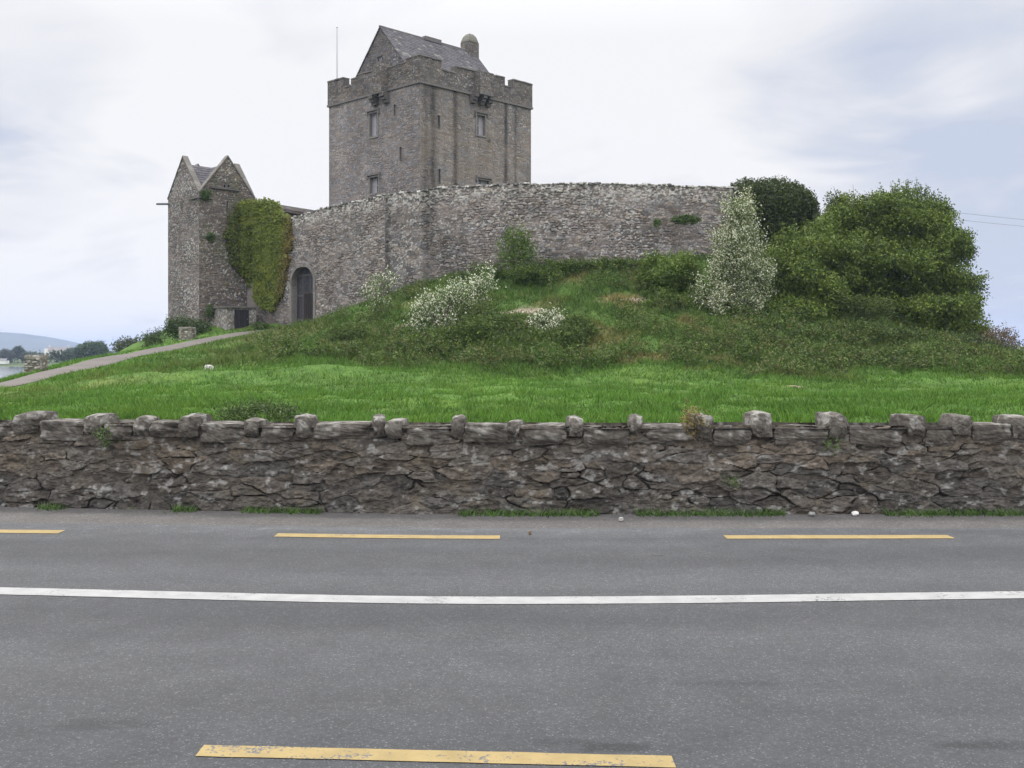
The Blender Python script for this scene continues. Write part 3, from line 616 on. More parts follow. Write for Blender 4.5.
# parapet: outer faces with battlements, thickness .45
ov = .07; Pp = np.array([*fr(-ov, -ov), ZS + .1]); LU, LV = lu + 2 * ov, lv + 2 * ov; PH = ZT - ZS - .1
def prof(tops):
    """tops: list of (s0,s1,height)"""
    def k(s, t):
        h = np.full(s.shape, 0.)
        for a_, b_, c_ in tops: h = np.where((s >= a_) & (s < b_), c_, h)
        return t < h + .10 * (fbm(s / .3, t * 0, seed=205) - .5)
    return k
sR = lambda px: hit(fr(-ov, -ov), du, px); sL = lambda px: hit(fr(-ov, -ov), dv, px)
FR, CR = PH, PH - .62
topsR = [(-1, sR(441.6), FR), (sR(441.6), sR(456), CR + .02), (sR(456), sR(477), FR - .12), (sR(477), sR(495.5), FR - .3), (sR(495.5), sR(504.8), FR - .05), (sR(504.8), sR(513), CR), (sR(513), 99, FR)]
topsL = [(-1, sL(405), FR), (sL(405), sL(380), FR - .22), (sL(380), sL(371), FR - .3), (sL(371), sL(358), FR - .12), (sL(358), sL(351), FR - .3), (sL(351), sL(343.5), CR - .1), (sL(343.5), 99, FR)]
mb = MB(); PS = dict(KS, base=(.12, .107, .095), var=.3, ch=.13, cw=.3, lich=.04)
masonry(mb, Pp, z3(du), Z3, z3(nr_), LU, PH, .05, PS, 211, keep=prof(topsR), off=(0, 1)); masonry(mb, Pp, z3(dv), Z3, z3(nl_), LV, PH, .05, PS, 212, keep=prof(topsL), off=(0, 1))
far_t = [(-1, 1.6, FR), (1.6, 2.3, CR), (2.3, 4.2, FR), (4.2, 4.9, CR), (4.9, 6.8, FR), (6.8, 7.5, CR), (7.5, 99, FR)]
masonry(mb, Pp + z3(dv) * LV, z3(du), Z3, -z3(nr_), LU, PH, .1, PS, 213, keep=prof(far_t)); masonry(mb, Pp + z3(du) * LU, z3(dv), Z3, -z3(nl_), LV, PH, .1, PS, 214, keep=prof(far_t))
def cores(tops, Lx, side):
    for a_, b_, h in tops:
        a_ = max(a_, .02); b_ = min(b_, Lx - .02)
        if b_ <= a_: continue
        z0, z1 = ZS + .1, ZS + .1 + h - .06; c_ = (.105, .096, .088)
        if side == 'R': mb.fbox(fr, a_ - ov, b_ - ov, -ov + .04, -ov + .5, z0, z1, c_)
        if side == 'L': mb.fbox(fr, -ov + .04, -ov + .5, a_ - ov, b_ - ov, z0, z1, c_)
        if side == 'B': mb.fbox(fr, a_ - ov, b_ - ov, lv + ov - .5, lv + ov - .04, z0, z1, c_)
        if side == 'E': mb.fbox(fr, lu + ov - .5, lu + ov - .04, a_ - ov, b_ - ov, z0, z1, c_)
cores(topsR, LU, 'R'); cores(topsL, LV, 'L'); cores(far_t, LU, 'B'); cores(far_t, LV, 'E')
  # capped below
def caps(tops, Lx, side):
    for a_, b_, h in tops:
        a_ = max(a_, -.0); b_ = min(b_, Lx); z = ZS + .1 + h - .04; x = a_
        while x < b_ - .1:
            e = min(b_, x + rng.uniform(.35, .6)); zz = z + rng.uniform(-.01, .03); c_ = np.array((.15, .14, .125)) * rng.uniform(.7, 1.2)
            if side == 'R': mb.fbox(fr, x - ov, e - ov - .02, -ov - .05, -ov + .52, zz, zz + .08, c_)
            elif side == 'L': mb.fbox(fr, -ov - .05, -ov + .52, x - ov, e - ov - .02, zz, zz + .08, c_)
            elif side == 'B': mb.fbox(fr, x - ov, e - ov - .02, lv + ov - .52, lv + ov + .05, zz, zz + .08, c_)
            else: mb.fbox(fr, lu + ov - .52, lu + ov + .05, x - ov, e - ov - .02, zz, zz + .08, c_)
            x = e
caps(topsR, LU, 'R'); caps(topsL, LV, 'L'); caps(far_t, LU, 'B'); caps(far_t, LV, 'E'); mb.build('parapet', M_STONE, TH)
# machicolation boxes on corbels
def machi(a0, a1, side, ztop, zbot, cor):
    mb = MB(); out_ = .55
    if side == 'R': mbox(mb, fr(a0, -ov - out_), du, dv, a1 - a0, out_ + .1, zbot, ztop, PS, 231 + int(a0), res=.05, bottom=True)
    else: mbox(mb, fr(-ov - out_, a0), dv, du, a1 - a0, out_ + .1, zbot, ztop, PS, 241 + int(a0), res=.05, bottom=True)
    o_ = mb.build('machicolation', M_STONE, TH)
    for (c0, c1, h) in cor:
        mb = MB()
        for k, (d_, zz) in enumerate(((.5, 0), (.36, .2), (.2, .4))):
            if zz >= h: break
            if side == 'R': mb.fbox(fr, c0, c1, -d_ - ov, .1, zbot - zz - .2, zbot - zz - .003, (.1, .092, .085))
            else: mb.fbox(fr, -d_ - ov, .1, c0, c1, zbot - zz - .2, zbot - zz - .003, (.1, .092, .085))
        mb.build('corbel', M_STONE, o_)
aR0, aR1 = hit(fr(0, -.68), du, 480.5), hit(fr(0, -.68), du, 494.5)
zR = EYE + (HY - 75) * 69 / F; zRb = EYE + (HY - 98) * 69 / F
machi(aR0, aR1, 'R', zR, zRb, [(aR0 - .35, aR0 + .0, .6), (aR0 + .45, aR0 + .75, .6), (aR1 - .25, aR1 + .12, .6)])
aL0, aL1 = hit(fr(-.68, 0), dv, 380.5), hit(fr(-.68, 0), dv, 371)
machi(aL0, aL1, 'L', EYE + (HY - 66) * 68 / F, EYE + (HY - 97.5) * 68 / F, [(aL0 - .1, aL0 + .3, .6), (aL1 + .05, aL1 + .5, .6)])
# gabled slate roof
ga = 1.15; gb0, gb1, gm = 1.85, 9.0, 5.4; zr, ze = 24.35, 20.2; ge_ = 9.8
mb = MB(); GS = dict(KS, base=(.11, .1, .095))
def gkeep(s, t): return t < (zr - ZS - .3) - np.abs(s - (gm - gb0)) * (zr - ze) / (gm - gb0) + .02
gw = wrect(fr(ga, 0), dv, 377.3, 383.2, 57, 65.5)
for (aa, n_, sd_) in ((ga, z3(nl_), 251), (ge_, -z3(nl_), 252)):
    hk = (lambda s, t: gkeep(s, t) & ~((s + gb0 > gw[0]) & (s + gb0 < gw[1]) & (t + ZS + .3 > gw[2]) & (t + ZS + .3 < gw[3]))) if sd_ == 251 else gkeep
    masonry(mb, np.array([*fr(aa, gb0), ZS + .3]), z3(dv), Z3, n_, gb1 - gb0, zr - ZS - .3, .05, GS, sd_, keep=hk, off=(0, 3))
q = lambda a_, b_, z: (*fr(a_, b_), z)
for a0, a1 in ((ga + .3, ga + .42), (ge_ - .42, ge_ - .3)):      # gable core
    mb.add([q(a0, gb0, ZS + .2), q(a0, gb1, ZS + .2), q(a0, gb1, ze), q(a0, gm, zr), q(a0, gb0, ze), q(a1, gb0, ZS + .2), q(a1, gb1, ZS + .2), q(a1, gb1, ze), q(a1, gm, zr), q(a1, gb0, ze)],
           [[0, 1, 2, 4], [5, 6, 7, 9], [0, 1, 6, 5], [1, 2, 7, 6], [0, 4, 9, 5]], (.1, .09, .085)); mb.add([q(a0, gb1, ze), q(a0, gm, zr), q(a0, gb0, ze), q(a1, gb1, ze), q(a1, gm, zr), q(a1, gb0, ze)], [[0, 1, 2], [3, 4, 5]], (.1, .09, .085))
mb.quad(q(ga, gb0, ZS + .3), q(ge_, gb0, ZS + .3), q(ge_, gb0, ze), q(ga, gb0, ze), (.11, .1, .09)); mb.quad(q(ga, gb1, ZS + .3), q(ge_, gb1, ZS + .3), q(ge_, gb1, ze), q(ga, gb1, ze), (.11, .1, .09))
mb.build('gable_wall', M_STONE, TH)
fgw = window(TH, fr(ga, 0), dv, nl_, *gw, depth=.2, kind='glass', surround=False, lintel=False)
def slates(mb, A, B, Cx, D, base=(.085, .08, .086), rows=26, seed=1, thick=.05):
    """slated slope from eaves A-B up to ridge D-C, laid in overlapping courses"""
    A, B, Cx, D = [np.array(p_, float) for p_ in (A, B, Cx, D)]; n_ = unit(np.cross(B - A, D - A)); n_ = n_ if n_[2] > 0 else -n_; L_ = np.linalg.norm(B - A); nc = max(3, int(L_ / .3)); r_ = random.Random(seed)
    for i in range(rows):
        t0, t1 = i / rows, (i + 1) / rows + .3 / rows; t1 = min(t1, 1); sh = r_.uniform(.93, 1.07)
        for j in range(nc):
            s0 = max(0, (j - (.5 if i % 2 else 0)) / nc); s1 = min(1, (j + 1 - (.5 if i % 2 else 0)) / nc) if j < nc - 1 else 1
            P = lambda s, t, o_: tuple((A + (B - A) * s) * (1 - t) + (D + (Cx - D) * s) * t + n_ * o_)
            c_ = np.array(base) * sh * r_.uniform(.78, 1.25); c_ = c_ if r_.random() > .05 else np.array((.17, .165, .15)); g_ = .004; o0 = thick + .022 + r_.uniform(0, .008)
            mb.hexa([P(s0 + g_ / L_, t0, 0), P(s1 - g_ / L_, t0, 0), P(s1 - g_ / L_, t1, 0), P(s0 + g_ / L_, t1, 0), P(s0 + g_ / L_, t0, o0), P(s1 - g_ / L_, t0, o0), P(s1 - g_ / L_, t1, thick), P(s0 + g_ / L_, t1, thick)], c_)
mb = MB(); slates(mb, q(ga - .08, gb0 - .15, ze - .17), q(ge_ + .1, gb0 - .15, ze - .17), q(ge_ + .1, gm, zr), q(ga - .08, gm, zr), base=(.085, .08, .085)); slates(mb, q(ga - .08, gb1 + .15, ze - .17), q(ge_ + .1, gb1 + .15, ze - .17), q(ge_ + .1, gm, zr), q(ga - .08, gm, zr), seed=2)
mb.tube([q(ga - .1, gm, zr + .06), q(ge_ + .1, gm, zr + .06)], [.09, .09], (.13, .125, .12), 6); mb.build('roof', M_SLATE, TH)
mb = MB(); mb.fbox(fr, 5.0, 6.5, gm - .2, gm + .2, zr - .05, zr + .24, (.13, .12, .115)); mb.build('roof_vent', M_STONE, TH)
mb = MB(); ch0 = hit(fr(0, gm), du, 465); ch0 = 8.95
mbox(mb, fr(ch0, gm - .45), du, dv, 1.0, .9, zr - 1.0, zr + .7, dict(KS, base=(.125, .112, .1)), 261, res=.05)
cc = np.array([*fr(ch0 + .475, gm), zr + .7]); chn = mb.build('chimney', M_STONE, TH)
mb = MB(); mb.tube([cc + [0, 0, -.02], cc + [0, 0, .12], cc + [0, 0, .42], cc + [0, 0, .62], cc + [0, 0, .64]], [.66, .64, .5, .3, .22], (.15, .145, .12), 4); mb.build('chimney_cap', M_STONE, chn)
# flagpole
fp = np.array([*fr(.6, lv - .3), ZS + .1]); fx = at(337, 28, 71); FP = empty('flagpole', (fx[0], 71, ZS), 'thin bare white flagpole rising behind the keep battlements', 'flagpole')
mb = MB(); mb.tube([(fx[0], 71, ZS + .3), (fx[0], 71, 21.5), (fx[0], 71, fx[2])], [.06, .055, .035], (.45, .45, .47), 8); mb.build('pole', M_METAL, FP)
mb = MB(); mb.tube([(fx[0], 71, fx[2]), (fx[0], 71, fx[2] + .05), (fx[0], 71, fx[2] + .1)], [.05, .07, .03], (.4, .4, .4), 8); mb.build('finial', M_METAL, FP)

# ------------------------------------------------------------------ gate tower with cross gables (left)
Cg = np.array([(199 - 512) / F * 58.5, 58.5]); gu, gv = unit((1, 1)), unit((-1, 1)); glu, glv = hit(Cg, gu, 255), hit(Cg, gv, 168)
GT = empty('gabled_tower', (Cg[0], Cg[1] + 2, 3), 'small narrow stone tower with steep crossed gables beside the castle gate', 'tower')
fg = lambda a_, b_: tuple(Cg + gu * a_ + gv * b_); ngr = np.array([gu[1], -gu[0]]); ngl = np.array([-gv[1], gv[0]]); ngr = ngr if ngr @ Cg < 0 else -ngr; ngl = ngl if ngl @ Cg < 0 else -ngl
zgb, zge, zgr = 2.0, 11.1, 13.45
def gk(L_, holes=()):
    def k(s, t):
        r_ = t + zgb < zge + (zgr - zge) * (1 - np.abs(s - L_ / 2) / (L_ / 2)) + .01
        for h in holes: r_ &= ~((s > h[0]) & (s < h[1]) & (t + zgb > h[2]) & (t + zgb < h[3]))
        return r_
    return k
def gt_tint(s, t, col):
    g_ = sstep(.5, .68, fbm(s / .5, t / .9, seed=301)) * .35; return col * (1 - g_[:, None]) + np.array([.075, .085, .04]) * g_[:, None]
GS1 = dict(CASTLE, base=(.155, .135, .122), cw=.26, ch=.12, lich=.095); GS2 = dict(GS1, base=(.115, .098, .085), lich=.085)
hA = [wrect(Cg, gu, 223.2, 225.4, 184.5, 188), wrect(Cg, gu, 227.1, 229.5, 184.5, 188), wrect(Cg, gu, 226, 228, 201, 208)]
hB = [wrect(Cg, gv, 181, 182.3, 203, 207)]
mb = MB(); Pg = np.array([*Cg, zgb])
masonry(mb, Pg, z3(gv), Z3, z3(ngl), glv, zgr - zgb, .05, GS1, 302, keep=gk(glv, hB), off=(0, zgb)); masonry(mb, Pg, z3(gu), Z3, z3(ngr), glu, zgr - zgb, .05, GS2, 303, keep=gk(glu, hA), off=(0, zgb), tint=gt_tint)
masonry(mb, Pg + z3(gv) * glv, z3(gu), Z3, -z3(ngr), glu, zgr - zgb, .12, GS1, 304, keep=gk(glu)); masonry(mb, Pg + z3(gu) * glu, z3(gv), Z3, -z3(ngl), glv, zgr - zgb, .08, GS1, 305, keep=gk(glv))
mb.fbox(fg, .3, glu - .3, .3, glv - .3, zgb, zge - .05, (.08, .072, .065)); mb.build('wall', M_STONE, GT)
for h in hA[:2]: window(GT, Cg, gu, ngr, *h, kind='slit', surround=False, lintel=False)
window(GT, Cg, gu, ngr, *hA[2], kind='slit', surround=False, lintel=False).name = 'arrow_slit'; window(GT, Cg, gv, ngl, *hB[0], kind='slit', surround=False, lintel=False).name = 'arrow_slit'
mb = MB(); qg = lambda a_, b_, z: (*fg(a_, b_), z); zrr = zgr - .45
for (e0, e1, r0, r1, s_) in ((qg(.15, .15, zge - .1), qg(glu - .15, .15, zge - .1), qg(glu - .15, glv / 2, zrr), qg(.15, glv / 2, zrr), 5), (qg(.15, glv - .15, zge - .1), qg(glu - .15, glv - .15, zge - .1), qg(glu - .15, glv / 2, zrr), qg(.15, glv / 2, zrr), 6),
                             (qg(.15, .15, zge - .1), qg(.15, glv - .15, zge - .1), qg(glu / 2, glv - .15, zrr - .01), qg(glu / 2, .15, zrr - .01), 7), (qg(glu - .15, .15, zge - .1), qg(glu - .15, glv - .15, zge - .1), qg(glu / 2, glv - .15, zrr - .01), qg(glu / 2, .15, zrr - .01), 8)):
    slates(mb, e0, e1, r0, r1, rows=12, seed=s_)
mb.build('roof', M_SLATE, GT)
mb = MB()
def rake(P, d, nrm, L_, o_in=.3, o_out=.05, seg=7):
    """coping slabs up both slopes of a gable"""
    for s0, s1 in ((0, L_ / 2), (L_, L_ / 2)):
        for k in range(seg):
            ta, tb = k / seg, (k + .97) / seg; sa, sb = s0 + (s1 - s0) * ta, s0 + (s1 - s0) * tb; za, zb = zge + (zgr - zge) * ta, zge + (zgr - zge) * tb; j = rng.uniform(0, .02)
            w0 = lambda s_, o_, z_: (P[0] + d[0] * s_ + nrm[0] * o_, P[1] + d[1] * s_ + nrm[1] * o_, z_)
            mb.hexa([w0(sa, o_out, za - .02), w0(sb, o_out, zb - .02), w0(sb, -o_in, zb - .02), w0(sa, -o_in, za - .02), w0(sa, o_out, za + .07 + j), w0(sb, o_out, zb + .07 + j), w0(sb, -o_in, zb + .07 + j), w0(sa, -o_in, za + .07 + j)], np.array((.155, .143, .128)) * rng.uniform(.75, 1.15))
rake(Cg, gu, ngr, glu); rake(Cg, gv, ngl, glv); rake(fg(0, glv), gu, -ngr, glu); rake(fg(glu, 0), gv, -ngl, glv); mb.build('gable_coping', M_STONE, GT)
p0 = np.array([*fg(.0, glv - .15), EYE + (HY - 204) * 61.2 / F]); mb = MB(); mb.tube([p0 + [.3, 0, 0], p0 + [-.75, -.1, -.02]], [.07, .06], (.1, .11, .12), 6); mb.build('spout', M_STONE, GT)
mb = MB(); mb.fbox(fg, .75, 2.6, -.12, .05, EYE + (HY - 189.3) * 59.5 / F, EYE + (HY - 188.6) * 59.5 / F + .03, (.09, .085, .08)); mb.fbox(fg, 0, .9, -.1, .05, 10.75, 10.85, (.12, .11, .1)); mb.fbox(fg, -.1, .05, -.05, 1.2, 10.75, 10.85, (.12, .11, .1)); mb.build('ledge', M_STONE, GT)

# hall building behind
h1, h2 = np.array([-16.6, 64.0]), np.array([-12.2, 70.4]); hd = unit(h2 - h1); hn = np.array([hd[1], -hd[0]]); hn = hn if hn @ h1 < 0 else -hn; hl = np.linalg.norm(h2 - h1)
HB = empty('hall_building', (*((h1 + h2) / 2), 4), 'low dark slate roofed hall showing between the gabled tower and the keep', 'building')
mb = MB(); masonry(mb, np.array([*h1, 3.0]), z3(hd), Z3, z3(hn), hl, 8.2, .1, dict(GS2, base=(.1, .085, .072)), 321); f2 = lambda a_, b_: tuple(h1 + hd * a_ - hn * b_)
mb.fbox(f2, .02, hl - .02, .1, 3.5, 3, 11.1, (.09, .08, .07)); mb.build('wall', M_STONE, HB)
mb = MB(); q2 = lambda a_, b_, z: (*f2(a_, b_), z); slates(mb, q2(-.3, -.15, 10.95), q2(hl, -.15, 10.95), q2(hl, 1.8, 11.75), q2(-.3, 1.8, 11.75), rows=8, seed=11, base=(.075, .065, .06)); slates(mb, q2(-.3, 3.7, 10.95), q2(hl, 3.7, 10.95), q2(hl, 1.8, 11.75), q2(-.3, 1.8, 11.75), rows=8, seed=12); mb.build('roof', M_SLATE, HB)

# shed with dark door
Ks = np.array([(227 - 512) / F * 57.5, 57.5]); SH = empty('stone_shed', (*Ks, 3), 'tiny flat roofed stone shed with dark door at the gabled tower foot', 'shed'); fs = lambda a_, b_: tuple(Ks + gu * a_ + gv * b_); sl = hit(Ks, gu, 256)
dr = wrect(Ks, gu, 234.3, 248.8, 309.5, 331.5); zs0, zs1 = 2.4, EYE + (HY - 307.5) * 57.5 / F
mb = MB(); mbox(mb, fs(0, 0), gu, gv, sl, 2.0, zs0, zs1, dict(GS1, base=(.19, .17, .15), cw=.3, ch=.14, lich=.2), 331, res=.04, keepf=lambda s, t: ~((s > dr[0]) & (s < dr[1]) & (t + zs0 < dr[3]))); mb.build('wall', M_STONE, SH)
mb = MB(); mb.fbox(fs, -.12, sl + .1, -.12, 2.0, zs1, zs1 + .09, (.12, .11, .1)); mb.build('roof_slab', M_STONE, SH)
mb = MB()
for k in range(5):
    a0 = dr[0] + (dr[1] - dr[0]) * k / 5; mb.fbox(fs, a0 + .006, a0 + (dr[1] - dr[0]) / 5 - .006, -.03, .03, dr[2] - .2, dr[3], np.array((.022, .021, .023)) * (1 + .2 * (k % 2)))
dd = mb.build('door', M_WOOD, SH); mb = MB(); mb.fbox(fs, dr[1] - .16, dr[1] - .1, -.08, -.03, 3.6, 3.66, (.1, .1, .1)); mb.build('handle', M_METAL, dd)

# ------------------------------------------------------------------ curtain wall
A_ = np.array([-15.4, 60.0]); C1 = np.array([-6.64, 52.0]); C2 = np.array([-4.18, 50.6]); D_ = np.array([-.6, 49.5]); E_ = np.array([4.35, 49.2]); F_ = np.array([10.76, 49.8]); G_ = np.array([14.6, 51.6]); H_ = np.array([16.6, 56]); I_ = np.array([15, 66])
CW = empty('curtain_wall', (0, 50, 5.5), 'broad curved rubble curtain wall ringing the keep with arched wooden gate', 'castle wall')
WS = dict(CASTLE, base=(.172, .152, .138), cw=.29, ch=.13, var=.42, lich=.10, depth=.032)
def wtop(P, d, s):
    x = P[0] + d[0] * s; return np.interp(x, [-15.4, -12.4, -11.6, -6.64, -4.18, -.6, 12, 17], [9.55, 9.5, 9.62, 9.95, 10.0, 10.02, 9.95, 9.6]) + .10 * (fbm(x / .25, x * 0, seed=401, o=3) - .5) + .12 * (fbm(x / 1.5, x * 0, seed=403, o=2) - .5)
gd = unit(C1 - A_); gt0, gt1 = hit(A_, gd, 292), hit(A_, gd, 313.5); zg_top = EYE + (HY - 267) * (A_[1] + gd[1] * (gt0 + gt1) / 2) / F
def gate_open(s, z): return (s > gt0) & (s < gt1) & (z < zg_top - .6 * (np.abs((s - (gt0 + gt1) / 2) / ((gt1 - gt0) / 2)) ** 3))
def cw_tint(zt_f, seed, warm):
    def f_(s, t, col):
        topd = zt_f(s) - t; k = (1 - sstep(.1, 1.1, topd + .5 * (fbm(s / .5, t / .3, seed=seed) - .5)))
        sp = sstep(.5, .6, fbm(s / .11, t / .08, seed=seed + 1, o=3)) * k * .85; col = col * (1 - sp[:, None]) + np.array([.5, .48, .44]) * sp[:, None]
        pk = sstep(.5, .7, fbm(s / 1.4, t / .9, seed=seed + 2)) * warm; col = col * (1 - pk[:, None]) + np.array([.2, .165, .15]) * pk[:, None]
        dk = sstep(.55, .75, fbm(s / .9, t / 1.6, seed=seed + 3)) * .3; return col * (1 - dk)[:, None]
    return f_
def bend_shade(tint, spots_):  # dark upright bands painted at the wall bends to stand in for shading
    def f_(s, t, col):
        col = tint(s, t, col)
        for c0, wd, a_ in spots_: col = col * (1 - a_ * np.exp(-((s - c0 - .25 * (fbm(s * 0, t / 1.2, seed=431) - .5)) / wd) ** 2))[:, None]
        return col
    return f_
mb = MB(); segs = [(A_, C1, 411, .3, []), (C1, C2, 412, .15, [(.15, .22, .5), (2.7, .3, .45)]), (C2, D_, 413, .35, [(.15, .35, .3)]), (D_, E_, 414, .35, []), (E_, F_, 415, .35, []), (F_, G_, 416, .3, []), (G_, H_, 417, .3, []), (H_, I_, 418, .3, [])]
for k, (a_, b_, sd_, warm, bends) in enumerate(segs):
    d_ = unit(b_ - a_); L_ = np.linalg.norm(b_ - a_); n_ = np.array([d_[1], -d_[0]]); n_ = n_ if (n_ @ (a_ + b_) / 2 - np.array([0, 66]) @ n_) > 0 else -n_
    z0 = 2.4 if k == 0 else 3.6; zt = lambda s, a_=a_, d_=d_: wtop(a_, d_, s)
    kp = (lambda s, t, zt=zt, z0=z0: (t + z0 < zt(s)) & ~gate_open(s, t + z0)) if k == 0 else (lambda s, t, zt=zt, z0=z0: t + z0 < zt(s))
    masonry(mb, np.array([*a_, z0]), z3(d_), Z3, z3(n_), L_, 10.2 - z0, .042 if k < 5 else .1, WS if k != 1 else dict(WS, base=(.16, .143, .132), cw=.38, ch=.17), sd_, keep=kp, off=(0, z0), tint=bend_shade(cw_tint(zt, sd_, warm), bends), edge=.05)
    masonry(mb, np.array([*(a_ - n_ * 1.0), z0]), z3(d_), Z3, -z3(n_), L_, 10.2 - z0, .25, WS, sd_ + 50, keep=lambda s, t, zt=zt, z0=z0: t + z0 < zt(s) - .05)
    nn = max(2, int(L_ / .5))
    for j in range(nn):
        s0, s1 = L_ * j / nn, L_ * (j + 1) / nn; zz = float(min(zt(np.array([s0]))[0], zt(np.array([s1]))[0])) - .06; fw = lambda u_, v_: tuple(a_ + d_ * u_ - n_ * v_)
        o0 = .5 if (k == 0 and s1 > gt0 - .6 and s0 < gt1 + .6) else .09
        mb.fbox(fw, s0, s1, o0, .97, z0, zz, (.11, .1, .09))
        if o0 == .5: mb.fbox(fw, s0, s1, .09, .97, max(z0, zg_top + .15), zz + .001, (.11, .1, .09))
cwall = mb.build('wall', M_STONE, CW)
gn = np.array([gd[1], -gd[0]]); gn = gn if gn @ A_ < 0 else -gn; fa = lambda u_, v_: tuple(A_ + gd * u_ - gn * v_)
# loose whitish cap stones along the top
mb = MB()
for k, (a_, b_, sd_, warm, bends) in enumerate(segs):
    d_ = unit(b_ - a_); L_ = np.linalg.norm(b_ - a_); n_ = np.array([d_[1], -d_[0]]); n_ = n_ if (n_ @ (a_ + b_) / 2 - np.array([0, 66]) @ n_) > 0 else -n_; s = 0.
    while s < L_:
        for o_ in (-.03, .3, .65):
            p_ = a_ + d_ * (s + rng.uniform(-.05, .05)) - n_ * (o_ + rng.uniform(0, .12)); zt = float(wtop(a_, d_, np.array([s]))[0]); r0 = rng.uniform(.045, .1)
            br = rng.choice([.09, .12, .2, .38, .5]); boulder(mb, (p_[0], p_[1], zt + rng.uniform(-.04, .03)), (r0 * 1.3, r0 * 1.2, r0 * rng.uniform(.4, .75)), 500 + int(s * 10) + k * 91, base=(br, br * .96, br * .9), rot=rng.uniform(0, 3), CS=CS3, amp=.2, lich=.4)
        s += rng.uniform(.1, .18)
mb.build('coping', M_STONE, CW)
# gate
mb = MB(); nb = 9
for k in range(nb):
    s0 = gt0 - .05 + (gt1 - gt0 + .1) * k / nb; s1 = gt0 - .05 + (gt1 - gt0 + .1) * (k + 1) / nb; mb.fbox(fa, s0 + .008, s1 - .008, .36, .42, 2.4, zg_top + .05, np.array((.045, .044, .048)) * rng.uniform(.75, 1.2))
for z_ in (3.5, 4.9, 6.05): mb.fbox(fa, gt0, gt1, .33, .362, z_, z_ + .12, (.07, .066, .065))
gate = mb.build('gate', M_WOOD, CW)
w0, w1 = hit(fa(0, .3), gd, 304.5), hit(fa(0, .3), gd, 312.5); mb = MB()
for k in range(4): a0 = w0 + (w1 - w0) * k / 4; mb.fbox(fa, a0 + .008, a0 + (w1 - w0) / 4 - .008, .29, .328, 2.6, 5.05, np.array((.026, .022, .021)) * rng.uniform(.85, 1.15))
wd = mb.build('wicket_door', M_WOOD, gate); mb = MB(); mb.fbox(fa, w0 - .09, w0, .28, .36, 2.6, 5.15, (.06, .045, .04)); mb.fbox(fa, w0, w1 + .08, .28, .36, 5.05, 5.15, (.06, .045, .04)); mb.build('door_frame', M_WOOD, wd)
# arch surround of dressed stones
mb = MB(); hw = (gt1 - gt0) / 2; gm_ = (gt0 + gt1) / 2; prev = None; ptsA = []
for z_ in np.linspace(2.4, zg_top - .63, 9): ptsA.append((gt0, z_))
for k in range(1, 16): s_ = gt0 + (gt1 - gt0) * k / 16; ptsA.append((s_, zg_top - .6 * abs((s_ - gm_) / hw) ** 3))
for z_ in np.linspace(zg_top - .63, 2.4, 9): ptsA.append((gt1, z_))
cxy = np.array([gm_, 4.2])
for (s0, za), (s1, zb) in zip(ptsA[:-1], ptsA[1:]):
    def outw(s_, z_, w_=.2):
        v_ = unit([s_ - gm_, max(z_ - (zg_top - 1.6), 0.0) * 1.1 if z_ > zg_top - 1.6 else 0]) if abs(s_ - gm_) + z_ > 0 else (0, 1); return s_ + v_[0] * w_, z_ + v_[1] * w_
    o0, o1 = outw(s0, za), outw(s1, zb); col = np.array((.16, .148, .135)) * rng.uniform(.75, 1.15)
    wp = lambda s_, z_, o_: (*fa(s_, -o_), z_)
    mb.hexa([wp(s0, za, -.4), wp(s1, zb, -.4), wp(o1[0], o1[1], -.4), wp(o0[0], o0[1], -.4), wp(s0, za, .05), wp(s1, zb, .05), wp(o1[0], o1[1], .045), wp(o0[0], o0[1], .045)], col)
mb.build('arch_surround', M_STONE, CW)
# sloping buttress between tower and wall
mb = MB(); bp = [fg(glu - .55, -.02), fg(glu + .2, -.02), fg(glu + .9, -1.4), fg(glu - .2, -1.3)]
zt0 = 6.6; mb.hexa([(*bp[3], 2.6), (*bp[2], 2.6), (*bp[1], 2.6), (*bp[0], 2.6), (*bp[3], 3.6), (*bp[2], 3.6), (*bp[1], zt0), (*bp[0], zt0)], (.2, .18, .165)); mb.build('buttress', M_STONE, CW)

